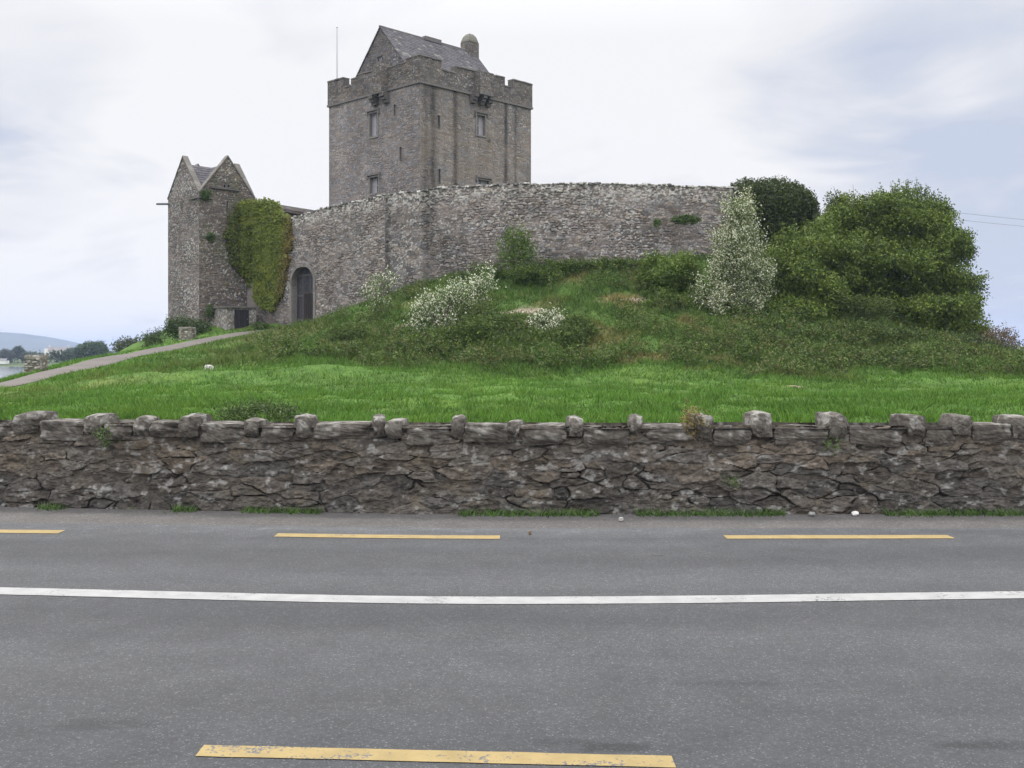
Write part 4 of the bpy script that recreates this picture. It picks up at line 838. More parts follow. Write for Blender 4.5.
# ------------------------------------------------------------------ foliage
class RNG:
    pass
def leafcloud(mb, centers, radii, n, per, leaf, colA, colB, seed, twig=.45, up=.35, shell=.4, thr=.0, droop=0, hgt=None, aspect=.6, sub=0):
    g_ = np.random.default_rng(seed); centers = np.asarray(centers, float).reshape(-1, 3); radii = np.asarray(radii, float); radii = radii.reshape(-1, 3)
    if sub:
        c2, r2 = [centers], [radii * .66]
        for _ in range(sub):
            dd = g_.normal(size=centers.shape); dd /= np.linalg.norm(dd, axis=1)[:, None]; dd[:, 2] = dd[:, 2] * .8 + .15; c2.append(centers + dd * radii * g_.uniform(.68, .92, (len(radii), 1))); r2.append(radii * g_.uniform(.16, .36, (len(radii), 1)) * np.array([1.15, 1.15, .8]))
        centers, radii = np.concatenate(c2), np.concatenate(r2)
    w_ = (radii[:, 0] * radii[:, 2]); ci = g_.choice(len(centers), n, p=w_ / w_.sum()); d = g_.normal(size=(n, 3)); d /= np.linalg.norm(d, axis=1)[:, None]
    r_ = g_.random(n) ** shell; p = centers[ci] + d * radii[ci] * r_[:, None]
    if thr > 0:
        s_ = .9; k = fbm(p[:, 0] / s_, p[:, 1] / s_, p[:, 2] / s_ * 1.3, seed=seed, o=3) > thr; p, d, ci = p[k], d[k], ci[k]; n = len(p)
    td = d * .9 + g_.normal(size=(n, 3)) * .45 + np.array([0, 0, up]); td /= np.linalg.norm(td, axis=1)[:, None]
    sp = g_.random(n)[:, None]; big = fbm(p[:, 0] / 1.1, p[:, 1] / 1.1, p[:, 2] / 1.1, seed=seed + 7, o=2)[:, None]
    tl = twig * g_.uniform(.4, 1.2, n)
    P = np.repeat(p, per, 0); T = np.repeat(td, per, 0); tt2 = g_.random(n * per); L_ = np.repeat(tl, per) * tt2
    P = P + T * L_[:, None] + g_.normal(size=P.shape) * .045 * (leaf / .08); P[:, 2] -= droop * L_ ** 2
    a_ = g_.normal(size=P.shape) + T * .8; a_ /= np.linalg.norm(a_, axis=1)[:, None]; nn_ = g_.normal(size=P.shape) + np.array([0, 0, .8]); b_ = np.cross(a_, nn_); b_ /= np.linalg.norm(b_, axis=1)[:, None] + 1e-9
    sz = leaf * g_.uniform(.6, 1.3, len(P))[:, None]; V = np.stack([P - a_ * sz * .5, P + b_ * sz * aspect * .5, P + a_ * sz * .6, P - b_ * sz * aspect * .5], 1).reshape(-1, 3)
    k = np.clip(.55 * np.repeat(sp, per, 0) + .5 * np.repeat(big, per, 0) - .0 + g_.normal(size=(len(P), 1)) * .15, 0, 1)
    col = np.array(colA) * (1 - k) + np.array(colB) * k; col = np.repeat(col, 4, 0)
    q_ = np.arange(len(P))[:, None] * 4 + np.arange(4)[None]; mb.add(V, q_, col); return p, td, tl
def blossoms(mb, p, td, tl, frac, seed, size=.07, per=5, col=(.6, .61, .47)):
    g_ = np.random.default_rng(seed); k = g_.random(len(p)) < frac; P = np.repeat(p[k], per, 0); T = np.repeat(td[k], per, 0); L_ = np.repeat(tl[k], per) * g_.uniform(.1, 1.15, len(P)); P = P + T * L_[:, None] + g_.normal(size=P.shape) * .05
    a_ = g_.normal(size=P.shape); a_ /= np.linalg.norm(a_, axis=1)[:, None]; b_ = np.cross(a_, g_.normal(size=P.shape)); b_ /= np.linalg.norm(b_, axis=1)[:, None]; sz = size * g_.uniform(.5, 1.2, len(P))[:, None]
    V = np.stack([P - a_ * sz * .5, P + b_ * sz * .5, P + a_ * sz * .5, P - b_ * sz * .5], 1).reshape(-1, 3); c_ = np.repeat(np.array(col) * g_.uniform(.75, 1.15, (len(P), 1)), 4, 0); mb.add(V, np.arange(len(P))[:, None] * 4 + np.arange(4)[None], c_)
def limbs(mb, base, centers, r0, seed, n_tw=2, col=(.07, .058, .045)):
    r_ = random.Random(seed); base = np.array(base, float); fork = base + np.array([0, 0, max(.25, .22 * (np.mean([c_[2] for c_ in centers]) - base[2]))])
    mb.tube([base - [0, 0, .3], base + (fork - base) * .5, fork], [r0 * 1.2, r0, r0 * .85], col, 8)
    for c_ in centers:
        c_ = np.array(c_, float); m_ = fork * .5 + c_ * .5 + np.array([r_.uniform(-.3, .3), r_.uniform(-.3, .3), r_.uniform(-.1, .3)]); mb.tube([fork - [0, 0, .05], m_, c_], [r0 * .6, r0 * .4, r0 * .15], col, 6)
        for j in range(n_tw):
            e = c_ + np.array([r_.uniform(-1, 1), r_.uniform(-1, 1), r_.uniform(.1, 1)]) * .8; mb.tube([m_ * .4 + c_ * .6, (m_ + e) / 2 + (c_ - m_) * .3, e], [r0 * .22, r0 * .15, r0 * .05], col, 5)
def plant(name, label, cat, blobs, n, per, leaf, cA, cB, seed, basepx=None, group=None, trunk=.1, bl=0, bsize=.07, bper=5, part='crown', **kw):
    """blobs: (px,py,Y, rx_px, rz_px, ry_m)"""
    cs, rs = [], []
    for (px, py, Y, rx, rz, ry) in blobs: cs.append(at(px, py, Y)); rs.append((rx / F * Y, ry, rz / F * Y))
    cs = np.array(cs); bx, by = (cs[:, 0].mean(), cs[:, 1].mean()) if basepx is None else ((basepx[0] - 512) / F * basepx[1], basepx[1])
    bz = float(gz(bx, by)); root = empty(name, (bx, by, bz), label, cat, group)
    mb = MB(); p, td, tl = leafcloud(mb, cs, rs, n, per, leaf, cA, cB, seed, **kw); mb.build(part, M_LEAF, root)
    if bl: mb = MB(); blossoms(mb, p, td, tl, bl, seed + 1, bsize, bper); mb.build('blossom', M_PETAL, root)
    if trunk: mb = MB(); limbs(mb, (bx, by, bz), list(cs[:12]), trunk, seed); mb.build('trunk', M_BARK, root)
    return root
DG, MG, LG, OL = (.018, .036, .01), (.04, .08, .016), (.075, .125, .022), (.06, .075, .02)
# ivy-smothered wall end behind the hawthorn
plant('ivy_mound', 'rounded dark green ivy dome smothering the right end of the castle wall', 'ivy', [(770, 208, 51.5, 44, 28, 2.0), (745, 205, 50.6, 20, 24, 1.3), (795, 215, 52, 22, 26, 1.6), (765, 235, 51.5, 45, 35, 2)], 11000, 7, .11, (.03, .046, .011), (.06, .08, .02), 601, part='foliage', trunk=.14, twig=.18, shell=.22, up=.0)
# big tree mass
plant('hawthorn_tree', 'largest dark green spreading tree filling the right end of the mound', 'tree',
      [(864, 226, 50, 38, 30, 2.2), (905, 232, 50, 36, 34, 2.4), (936, 262, 49, 30, 34, 2.2), (950, 300, 48, 27, 36, 2), (900, 280, 48.2, 50, 42, 2.5), (925, 325, 46.5, 45, 30, 2.2), (862, 275, 48.5, 36, 42, 2), (962, 335, 46.5, 24, 20, 1.5), (978, 342, 46, 15, 13, 1.2), (962, 312, 47, 18, 18, 1.4), (893, 208, 50.5, 28, 15, 1.5), (930, 225, 50, 24, 22, 1.6), (952, 250, 49.5, 20, 20, 1.3), (846, 216, 51, 20, 20, 1.6)],
      32000, 7, .115, (.018, .036, .006), (.15, .205, .028), 611, basepx=(905, 49), trunk=.28, twig=.4, shell=.4, up=.5, sub=22)
plant('wispy_tree', 'sparse twiggy tree top poking from the large tree against the sky', 'tree', [(918, 196, 50.8, 3, 13, .3), (926, 200, 50.8, 4, 12, .3), (935, 203, 50.8, 4, 10, .3), (942, 212, 50.8, 6, 6, .3), (907, 192, 50.8, 3, 9, .3), (896, 194, 50.8, 3, 9, .3), (951, 232, 50, 6, 7, .4), (962, 243, 50, 5, 6, .4), (830, 203, 51, 3, 10, .3), (838, 200, 51, 3, 8, .3), (880, 196, 50.8, 3, 7, .3)], 420, 7, .1, (.035, .055, .012), (.1, .14, .025), 612, basepx=(915, 51), trunk=.1, twig=.35, up=1.6)
plant('leafy_tree', 'bushy mid green tree just right of the white flowering hawthorn', 'tree', [(805, 258, 47, 34, 32, 1.7), (790, 285, 46, 34, 40, 1.8), (822, 300, 46, 32, 36, 1.7), (800, 322, 45, 42, 26, 1.8), (845, 270, 47.5, 22, 28, 1.4), (824, 238, 49, 17, 22, 1.3)], 9500, 7, .12, (.028, .05, .009), (.15, .205, .03), 613, basepx=(806, 46), trunk=.16, twig=.5, shell=.35, sub=16)
def sprays(n, Y, base, top, half, seed, lean=0, rx=7, rz=17):
    """fan of narrow upright boughs between two heights; half(t) gives the half width in pixels"""
    r_ = random.Random(seed); o = []
    for k in range(n):
        t = (k + .5) / n; hw = half(t); u = r_.uniform(-1, 1); o.append((base[0] + (top[0] - base[0]) * t + u * hw, base[1] + (top[1] - base[1]) * t + r_.uniform(-4, 4), Y + r_.uniform(-.8, .8), rx * r_.uniform(.7, 1.3), rz * r_.uniform(.6, 1.2), .35))
    return o
plant('flowering_hawthorn', 'tall tapering hawthorn smothered in white blossom right of centre', 'tree', sprays(38, 43.8, (732, 322), (739, 215), lambda t: np.interp(t, [0, .15, .45, .8, 1], [32, 41, 32, 17, 8]), 61) + [(746, 203, 44, 4, 15, .3), (728, 210, 44, 4, 13, .3), (735, 300, 43.8, 22, 24, .8), (735, 265, 43.8, 14, 30, .7)],
      4600, 7, .08, (.05, .085, .02), (.17, .21, .06), 614, basepx=(733, 43.5), trunk=.12, bl=.62, bsize=.075, bper=6, twig=.55, up=.9, shell=.5)
plant('green_shrub', 'bright green rounded shrub between curtain wall and flowering hawthorn', 'shrub', [(668, 285, 45.5, 26, 26, 1.3), (650, 272, 46.5, 12, 22, .8), (682, 275, 45.5, 20, 26, 1.2), (672, 308, 44.5, 30, 18, 1.2)], 3600, 7, .1, (.034, .066, .01), (.14, .2, .032), 615, basepx=(668, 45.5), trunk=.08, up=.7, sub=8)
plant('sapling', 'small airy green sapling standing against the curtain wall', 'sapling', [(517, 240, 48.3, 12, 14, .6), (508, 250, 48.3, 10, 12, .6), (527, 252, 48.3, 9, 12, .5), (516, 262, 48.2, 18, 10, .7)], 700, 7, .085, (.045, .085, .013), (.12, .185, .028), 616, basepx=(516, 48.3), trunk=.05, twig=.4, up=.7)
# flowering shrubs on the slope
plant('flowering_shrub', 'wide white flowering shrub leaning right on the left slope', 'shrub', sprays(13, 40.8, (425, 338), (452, 292), lambda t: 22 - 6 * t, 62, rx=7, rz=11) + sprays(7, 41.3, (462, 305), (490, 275), lambda t: 11 - 5 * t, 63, rx=6, rz=8), 1150, 7, .075, (.045, .08, .022), (.13, .19, .05), 621, basepx=(438, 40.6), trunk=.07, bl=.6, bsize=.08, twig=.5, up=1.0)
plant('flowering_shrub', 'small low mound of white blossom below the bare earth ledge', 'shrub', [(546, 321, 40.2, 14, 8, .5), (552, 332, 39.8, 15, 10, .5), (536, 326, 40.1, 9, 9, .4)], 420, 7, .07, (.045, .08, .022), (.12, .18, .05), 622, basepx=(547, 40.1), trunk=.05, bl=.65, bsize=.085, twig=.4, up=.3, droop=.6)
plant('flowering_shrub', 'thin upright shrub with pale blossom before the wall bend', 'shrub', [(381, 287, 47, 10, 8, .4), (372, 296, 46.5, 10, 8, .4), (390, 282, 47, 6, 6, .3), (378, 304, 46.5, 10, 7, .5)], 260, 7, .075, (.05, .085, .022), (.13, .18, .05), 623, basepx=(378, 46.5), trunk=.04, bl=.4, bsize=.085, twig=.5, up=1.0)
# brambles and thickets
th = [('dark bramble thicket under the wide flowering shrub', [(428, 352, 38.8, 36, 17, 1.2), (400, 352, 39, 26, 14, 1.0), (455, 347, 39.3, 32, 22, 1.2), (440, 366, 37.5, 40, 7, 1)], 4200),
      ('broad bramble thicket in the middle of the slope', [(500, 354, 38.6, 42, 19, 1.3), (480, 335, 39.5, 34, 18, 1.1), (520, 368, 37.5, 45, 6, 1), (530, 345, 39, 34, 18, 1.2), (510, 325, 40.5, 26, 14, 1)], 5400),
      ('bramble thicket around the low white blossom', [(565, 347, 38.8, 32, 21, 1.1), (575, 360, 38, 28, 12, 1.0), (584, 334, 39.6, 20, 15, .8)], 3000),
      ('straggling bramble along the curtain wall foot', [(560, 268, 48.0, 45, 8, .6), (615, 266, 48.0, 40, 7, .6), (490, 273, 48.3, 20, 8, .6), (462, 283, 48.4, 16, 8, .5), (530, 275, 47.4, 30, 9, .6)], 2600),
      ('low bramble bank beneath the flowering hawthorn', [(735, 345, 40.5, 50, 12, 1.3), (700, 352, 39.5, 40, 10, 1.1), (770, 345, 41, 45, 14, 1.3), (650, 355, 39, 26, 7, .8), (745, 333, 42, 50, 10, 1.2)], 4600),
      ('dull olive bramble bank beneath the largest tree', [(900, 357, 39.5, 50, 7, 1.2), (840, 358, 39, 45, 7, 1.2), (955, 357, 40, 40, 7, 1.1), (790, 352, 40, 36, 9, 1.1), (860, 335, 42.5, 50, 18, 1.5), (900, 345, 42, 45, 14, 1.4), (835, 345, 41.5, 36, 14, 1.3), (950, 348, 43, 40, 12, 1.4), (860, 312, 44.5, 40, 16, 1.4)], 9000),
      ('low weedy thicket on the lower left slope', [(360, 352, 39, 34, 9, 1.0), (325, 358, 38, 34, 7, 1.0), (385, 362, 37.5, 34, 6, 1.0), (345, 335, 42, 24, 7, .8)], 1900)]
for k, (lab, bl_, n_) in enumerate(th): plant('bramble_thicket', lab, 'brambles', bl_, n_, 7, .085, (.026, .042, .009) if k != 5 else (.024, .042, .008), (.1, .15, .024) if k != 5 else (.085, .12, .022), 640 + k, part='foliage', trunk=0, twig=.45, up=.5, droop=.6, sub=7, group='bramble thickets on the mound')
plant('bare_bush', 'rust brown half bare bush at the far right foot of the mound', 'bush', [(1000, 343, 44, 14, 13, .9), (988, 350, 43.5, 16, 9, .9), (1008, 352, 43.5, 12, 7, .7)], 1000, 7, .075, (.07, .055, .035), (.16, .12, .075), 651, basepx=(998, 44), trunk=.06)
plant('dark_bush', 'dark low bush right of the big tree foot', 'bush', [(975, 350, 42, 24, 9, .9), (1003, 356, 42, 12, 5, .6)], 900, 7, .085, (.025, .04, .014), (.06, .085, .025), 652, trunk=.04)
plant('low_bush', 'dark low bush at the left foot of the gabled tower', 'bush', [(181, 327, 57, 13, 8, .8), (196, 329, 57, 14, 6, .7), (172, 331, 57, 7, 6, .5)], 900, 7, .09, (.025, .045, .014), (.06, .09, .025), 653, trunk=.04)
plant('low_bush', 'scruffy small bush beside the path below the castle', 'bush', [(151, 342, 56, 9, 5, .6), (158, 338, 56, 4, 5, .4)], 260, 7, .09, (.03, .05, .018), (.07, .1, .03), 654, trunk=.03)
plant('low_bush', 'greyish bush on the skyline left of the path', 'bush', [(124, 347, 66, 9, 5, .8), (133, 344, 66, 6, 4, .7)], 260, 7, .13, (.045, .06, .03), (.1, .12, .06), 655, trunk=.04)
# ivy on the wall
iv = empty('wall_ivy', (-15.8, 59, 5), 'yellow green heart shaped ivy hanging between gabled tower and gate', 'ivy')
poly = np.array([(238, 207), (228, 222), (226, 240), (232, 255), (235, 266), (242, 272), (249, 286), (256, 302), (264, 308), (272, 306), (277, 296), (284, 284), (286, 268), (289, 250), (291, 232), (290, 218), (282, 214), (277, 203), (263, 198), (252, 203)])
def inpoly(x, y, P):
    r_ = np.zeros(len(x), bool); j = len(P) - 1
    for i in range(len(P)):
        c_ = ((P[i, 1] > y) != (P[j, 1] > y)) & (x < (P[j, 0] - P[i, 0]) * (y - P[i, 1]) / (P[j, 1] - P[i, 1] + 1e-9) + P[i, 0]); r_ ^= c_; j = i
    return r_
g_ = np.random.default_rng(9); n_ = 26000; X = g_.uniform(222, 298, n_); Yp = g_.uniform(195, 311, n_); wob = (fbm(X / 6, Yp / 6, seed=700) - .5) * 13; k = inpoly(X + wob, Yp + wob, poly); X, Yp = X[k], Yp[k]
tW = hit(A_, gd, X); yW = A_[1] + tW * gd[1]; tG = hit(Cg, gu, X); yG = Cg[1] + tG * gu[1]; onT = X < 254.5; Yd = np.where(onT, yG, yW)
bul = .08 + .3 * np.clip(1 - np.abs(X - 262) / 34, 0, 1) * np.clip((312 - Yp) / 60, .2, 1) * g_.random(len(X)) ** .6 + .25 * fbm(X / 7, Yp / 7, seed=702); Yd = Yd - bul
P = np.stack([(X - 512) / F * Yd, Yd, EYE + (HY - Yp) * Yd / F], 1); per = 4; P = np.repeat(P, per, 0) + g_.normal(size=(len(P) * per, 3)) * .07; Xr, Yr = np.repeat(X, per), np.repeat(Yp, per)
nn_ = np.array([.3, -1, .35]) + g_.normal(size=P.shape) * .5; a_ = g_.normal(size=P.shape) + [0, 0, -.7]; b_ = np.cross(a_, nn_); b_ /= np.linalg.norm(b_, axis=1)[:, None]; a_ = np.cross(nn_, b_); a_ /= np.linalg.norm(a_, axis=1)[:, None]; sz = .11 * g_.uniform(.6, 1.3, (len(P), 1))
V = np.stack([P - a_ * sz * .5, P + b_ * sz * .4, P + a_ * sz * .6, P - b_ * sz * .4], 1).reshape(-1, 3)
kk = np.clip(fbm(Xr / 5, Yr / 6, seed=703) * 1.2 - .1 + g_.normal(size=len(P)) * .15, 0, 1)[:, None]; col = np.array([.065, .09, .012]) * (1 - kk) + np.array([.17, .205, .026]) * kk
dkk = (Xr < 240)[:, None] * .45; col = col * (1 - dkk); red = (sstep(0, 14, Xr - (282 - np.clip((Yr - 220) / 80, 0, 1) * 10)) * (.4 + .6 * g_.random(len(P))))[:, None]; col = col * (1 - red) + np.array([.16, .085, .035]) * red
mb = MB(); mb.add(V, np.arange(len(P))[:, None] * 4 + np.arange(4)[None], np.repeat(col, 4, 0)); mb.build('foliage', M_LEAF, iv)
# plants rooted in the masonry
def tuft(name, label, px, py, Y, wpx, hpx, n, seed, cA=(.04, .075, .02), cB=(.09, .14, .035), leaf=.07, cat='plant', group=None):
    c_ = at(px, py, Y); root = empty(name, tuple(c_ - [0, 0, hpx / F * Y * .5]), label, cat, group); mb = MB(); leafcloud(mb, [c_], [(wpx / F * Y / 2, .15, hpx / F * Y / 2)], n, 6, leaf, cA, cB, seed, twig=.12, up=.5); mb.build('foliage', M_LEAF, root); return root
tuft('wall_plant', 'long green tuft growing from the curtain wall near its right end', 686, 220, 49.0, 30, 8, 420, 801, group='plants rooted in the castle walls')
tuft('wall_plant', 'small faint tuft on the curtain wall left of the long green tuft', 657, 223, 48.9, 8, 7, 80, 802, group='plants rooted in the castle walls')
tuft('wall_plant', 'small green tuft on the gabled tower below the gable corner', 206, 195, 58.6, 11, 9, 170, 803, group='plants rooted in the castle walls')
tuft('wall_plant', 'green tuft halfway up the gabled tower face', 211, 237, 58.9, 10, 7, 110, 804, group='plants rooted in the castle walls')
tuft('wall_plant', 'leafy weeds at the base of the gabled tower beside the shed', 210, 312, 58.5, 7, 14, 150, 805, group='plants rooted in the castle walls')
tuft('wall_plant', 'weed clump at the foot of the wall right of the shed', 260, 327, 57.4, 18, 8, 220, 806, group='plants rooted in the castle walls')
tuft('wall_plant', 'small dark tuft on the keep below its upper right window', 476, 152, 68.8, 5, 5, 60, 807, group='plants rooted in the castle walls')
tuft('wall_plant', 'tiny tuft on the keep just under the sill of its upper right window', 487, 141, 69.3, 7, 3, 40, 808, (.07, .07, .03), (.14, .1, .05), group='plants rooted in the castle walls')
tuft('wall_plant', 'rusty dry grass tuft between coping stones of the roadside wall', 694, 424, 10.55, 24, 28, 130, 809, (.1, .09, .03), (.24, .17, .06), .03, group='plants on the roadside wall')
tuft('wall_plant', 'little green weed in a joint of the roadside wall right of centre', 832, 446, 10.42, 12, 8, 40, 810, leaf=.022, group='plants on the roadside wall')
tuft('wall_plant', 'tiny bright weed low on the face of the roadside wall', 730, 484, 10.40, 9, 6, 30, 811, leaf=.022, group='plants on the roadside wall')
tuft('wall_plant', 'green weed under a coping stone near the left end of the roadside wall', 106, 436, 10.75, 12, 16, 50, 812, leaf=.025, group='plants on the roadside wall')
plant('weed_clump', 'leafy weed clump peeping over the roadside wall on the left', 'weeds', [(262, 413, 12.2, 34, 7, .25), (235, 416, 12.2, 18, 5, .2), (290, 416, 12.1, 12, 5, .2)], 320, 7, .035, (.035, .06, .018), (.08, .12, .035), 813, part='foliage', trunk=.008, twig=.14)

# ------------------------------------------------------------------ grass
def blades(name, x, y, h, w_, colf, label, seed, lean=.5, sheet=None):
    g_ = np.random.default_rng(seed); z = gz(x, y) if sheet is None else np.full(len(x), sheet); n = len(x); th = g_.uniform(0, 6.283, n); hh = h * g_.uniform(.5, 1.3, n); ww = w_ * g_.uniform(.7, 1.3, n)
    wind = (fbm(x / 1.3, y / 1.3, seed=31) - .5) * 2; lx = (g_.normal(size=n) * lean + wind * .8) * hh; ly = g_.normal(size=n) * lean * hh
    a_ = np.stack([x - np.cos(th) * ww / 2, y - np.sin(th) * ww / 2, z - .01], 1); b_ = np.stack([x + np.cos(th) * ww / 2, y + np.sin(th) * ww / 2, z - .01], 1); t_ = np.stack([x + lx, y + ly, z + hh], 1)
    c_ = colf(x, y) * g_.uniform(.5, 1.5, (n, 1)); c3 = np.stack([c_ * .85, c_ * .85, c_ * 1.1], 1).reshape(-1, 3); mb = MB(); mb.add(np.stack([a_, b_, t_], 1).reshape(-1, 3), np.arange(n * 3).reshape(-1, 3), c3)
    return tag(mb.build(name, M_GRASS), label, 'grass', kind='stuff')
g_ = np.random.default_rng(77)
def field(n, y0, y1, px0=-90, px1=1110, pw=1.0):
    u = g_.random(n); Y = (y0 ** (1 - pw) + u * (y1 ** (1 - pw) - y0 ** (1 - pw))) ** (1 / (1 - pw)) if pw != 1 else y0 * (y1 / y0) ** u
    X = (g_.uniform(px0, px1, n) - 512) / F * Y; return X, Y
X, Y = field(400000, 11.3, 40, px0=-330, px1=1250, pw=1); k = (mound(X, Y) < .25 + .6 * g_.random(len(X))) & (path_dist(X, Y) > .85 + .25 * g_.random(len(X))) & (Y > wall_foot(X) + .75) & (bare(X, Y) < .4); X, Y = X[k], Y[k]
tus = fbm(X / .45, Y / .45, seed=50, o=2); X2, Y2 = X, Y
blades('meadow_grass', X2, Y2, .05 + .11 * sstep(.35, .7, tus), .022, lambda x, y: turf_col(x, y), 'short lush green grass of the meadow behind the wall', 78)
X, Y = field(270000, 31, 58, px0=-160, pw=1.5); pd = path_dist(X, Y); k = (pd > .85) & (mound(X, Y) > .7 * g_.random(len(X)) - .3 * (X < -12)) & (bare(X, Y) < .35) & (X > -24) & (gz(X, Y) > -.5); X, Y = X[k], Y[k]
tus = fbm(X / .8, Y / .8, seed=51, o=2)
blades('rough_grass', X, Y, .12 + .22 * sstep(.35, .7, tus) * mound(X, Y), .04, lambda x, y: turf_col(x, y), 'rough uneven grass with rusty patches on the castle mound', 79, .6)
# scrambling undergrowth: brambles, nettles and dead stems no one could count
nn_ = 60000; Y = g_.uniform(34.3, 49.5, nn_); X = (g_.uniform(250, 1060, nn_) - 512) / F * Y; mo_ = mound(X, Y); nz_ = fbm(X / 1.7, Y / 1.5, seed=90, o=3)
zz = gz(X, Y); ypx = HY - (zz - EYE) * F / Y; ledge = np.exp(-((ypx - 300) / 13) ** 2) * (X > -1.5) * (X < 7)
k = (mo_ > .5) & (nz_ + .12 * sstep(4, 9, X) + .05 * (ypx > 318) - .2 * ledge - .16 * (X < -6.5) - .13 * (ypx > 350) * (X > 2.5) > .49 + .06 * g_.random(nn_)) & (path_dist(X, Y) > 2.5) & (bare(X, Y) < .05) & (zz > .3); X, Y, zz, nz_ = X[k][:13000], Y[k][:13000], zz[k][:13000], nz_[k][:13000]
mb = MB(); P_ = np.stack([X, Y, zz + .06], 1); hgt_ = .12 + .5 * sstep(.5, .62, nz_) * (.4 + fbm(X / .5, Y / .5, seed=91, o=2))
for q_ in range(3):
    sel = np.arange(q_, len(P_), 3); leafcloud(mb, P_[sel] + np.stack([0 * sel, 0 * sel, hgt_[sel] * .5], 1), np.stack([0 * sel + .18, 0 * sel + .18, hgt_[sel] * .6], 1), int(len(sel) * 1.5), 6, .085, [(.02, .042, .008), (.03, .058, .01), (.04, .048, .015)][q_], [(.085, .14, .022), (.11, .165, .026), (.13, .135, .04)][q_], 970 + q_, twig=.3, up=.3, droop=.6)
tag(mb.build('undergrowth', M_LEAF), 'tangled low brambles and weeds over the castle mound', 'undergrowth', kind='stuff')
n_ = 5200; X = g_.uniform(-7, 7.5, n_); dens = fbm(X / .5, X * 0, seed=60) - .06 + .2 * sstep(-1.2, 0.5, X) + .05 * sstep(2, 3, X); k = dens > .54; X = X[k]; Y = wall_foot(X) - .02 - np.abs(g_.normal(size=len(X))) * .07
blades('verge_weeds', X, Y, .075, .014, lambda x, y: np.array([.07, .13, .03]) * (.8 + .5 * fbm(x / .2, y / .2, seed=61))[:, None], 'thin grass and weeds along the foot of the roadside wall', 80, .7, sheet=-.008)

# ------------------------------------------------------------------ small things
def pillar(px, pyt, pyb, wpx, Y, label, seed):
    c_ = at(px, pyb, Y); z0 = float(gz(c_[0], Y)); wd_ = wpx / F * Y; zt = EYE + (HY - pyt) * Y / F; r = empty('stone_pillar', (c_[0], Y, z0), label, 'pillar', 'stone pillars beside the path')
    mb = MB(); mbox(mb, (c_[0] - wd_ / 2, Y - wd_ / 2), (1, 0), (0, 1), wd_, wd_, z0 - .2, zt - .08, dict(GS1, base=(.17, .155, .125), cw=.22, ch=.1, lich=.2, depth=.04), seed, res=.022); mb.build('shaft', M_STONE, r)
    mb = MB(); boulder(mb, (c_[0], Y, zt - .05), (wd_ * .56, wd_ * .56, .08), seed, base=(.19, .175, .15), boxy=.9, amp=.1); mb.build('cap', M_STONE, r)
pillar(187.5, 327.5, 342, 13.5, 52.2, 'squat stone pillar on the far side of the path near the castle', 901)
pillar(36, 355.5, 371, 16, 36.3, 'squat stone pillar near the water at the left edge', 902)
c_ = at(209, 367, 34.5); z0 = float(gz(c_[0], c_[1])); mb = MB(); boulder(mb, (0, 0, .06), (.16, .12, .13), 910, base=(.4, .39, .36), boxy=.3, amp=.3, lich=.6); o = mb.build('field_stone', M_STONE); o.location = (c_[0], c_[1], z0); tag(o, 'small whitish stone lying in the grass on the left', 'rock')
for (px, py, w_, lab, col) in ((855, 513, .075, 'crumpled white and red litter at the wall foot', (.6, .58, .56)), (812, 513.5, .07, 'small pale grey stone fragment at the wall foot', (.2, .2, .19)), (621, 519, .05, 'pale scrap lying on the verge right of centre', (.3, .29, .27)), (530, 533, .03, 'tiny brown stone on the asphalt near the edge line', (.12, .08, .05))):
    Y = EYE * F / (py + 2 - HY); x_ = (px - 512) / F * Y; mb = MB(); boulder(mb, (0, 0, .018), (w_ / 2, w_ * .4, .022), int(px), base=col, boxy=.3, amp=.35, CS=cube_sphere(6), lich=0); o = mb.build('litter' if px == 855 else 'pebble', M_PLAIN); o.location = (x_, Y, 0); tag(o, lab, 'litter' if px == 855 else 'pebble')
# far shore: house and trees
HS = empty('far_house', tuple(at(56, 354, 455)), 'long white house with chimneys across the water', 'house'); p = at(56, 354, 455)
mb = MB(); z0, z1 = p[2] - 1.2, p[2] + 1.6; mb.box(p[0] - 5, p[0] + 4.5, 455, 461, z0, z1, (.62, .6, .58)); mb.box(p[0] - 5.2, p[0] - 3.6, 454.6, 461, z0, z1 + .9, (.65, .63, .6)); mb.build('wall', M_PLAIN, HS)
mb = MB(); mb.add([(p[0] - 5.2, 454.6, z1), (p[0] + 4.7, 454.6, z1), (p[0] + 4.7, 461.4, z1), (p[0] - 5.2, 461.4, z1), (p[0] - 5.2, 458, z1 + 1.5), (p[0] + 4.7, 458, z1 + 1.5)], [[0, 1, 5, 4], [3, 2, 5, 4]], (.12, .11, .11)); mb.add([(p[0] - 5.2, 454.6, z1), (p[0] - 5.2, 461.4, z1), (p[0] - 5.2, 458, z1 + 1.5), (p[0] + 4.7, 454.6, z1), (p[0] + 4.7, 461.4, z1), (p[0] + 4.7, 458, z1 + 1.5)], [[0, 1, 2], [3, 4, 5]], (.55, .53, .5)); mb.build('roof', M_PLAIN, HS)
for k in range(4): mb = MB(); mb.box(p[0] - 3 + k * 2, p[0] - 2.2 + k * 2, 454.9, 455.05, z0 + 1.2, z0 + 2.3, (.05, .05, .06)); mb.build('window', M_PLAIN, HS)
for k in (-4.5, 4): mb = MB(); mb.box(p[0] + k, p[0] + k + .7, 457.6, 458.4, z1 + 1, z1 + 2.3, (.5, .48, .46)); mb.build('chimney', M_PLAIN, HS)
p = at(2, 362, 425); CT = empty('far_cottage', tuple(p), 'tiny white cottage on the far shoreline at the left edge', 'house'); mb = MB(); mb.box(p[0] - 2, p[0] + 1.6, 425, 428, p[2] - .8, p[2] + .6, (.6, .59, .56)); mb.build('wall', M_PLAIN, CT)
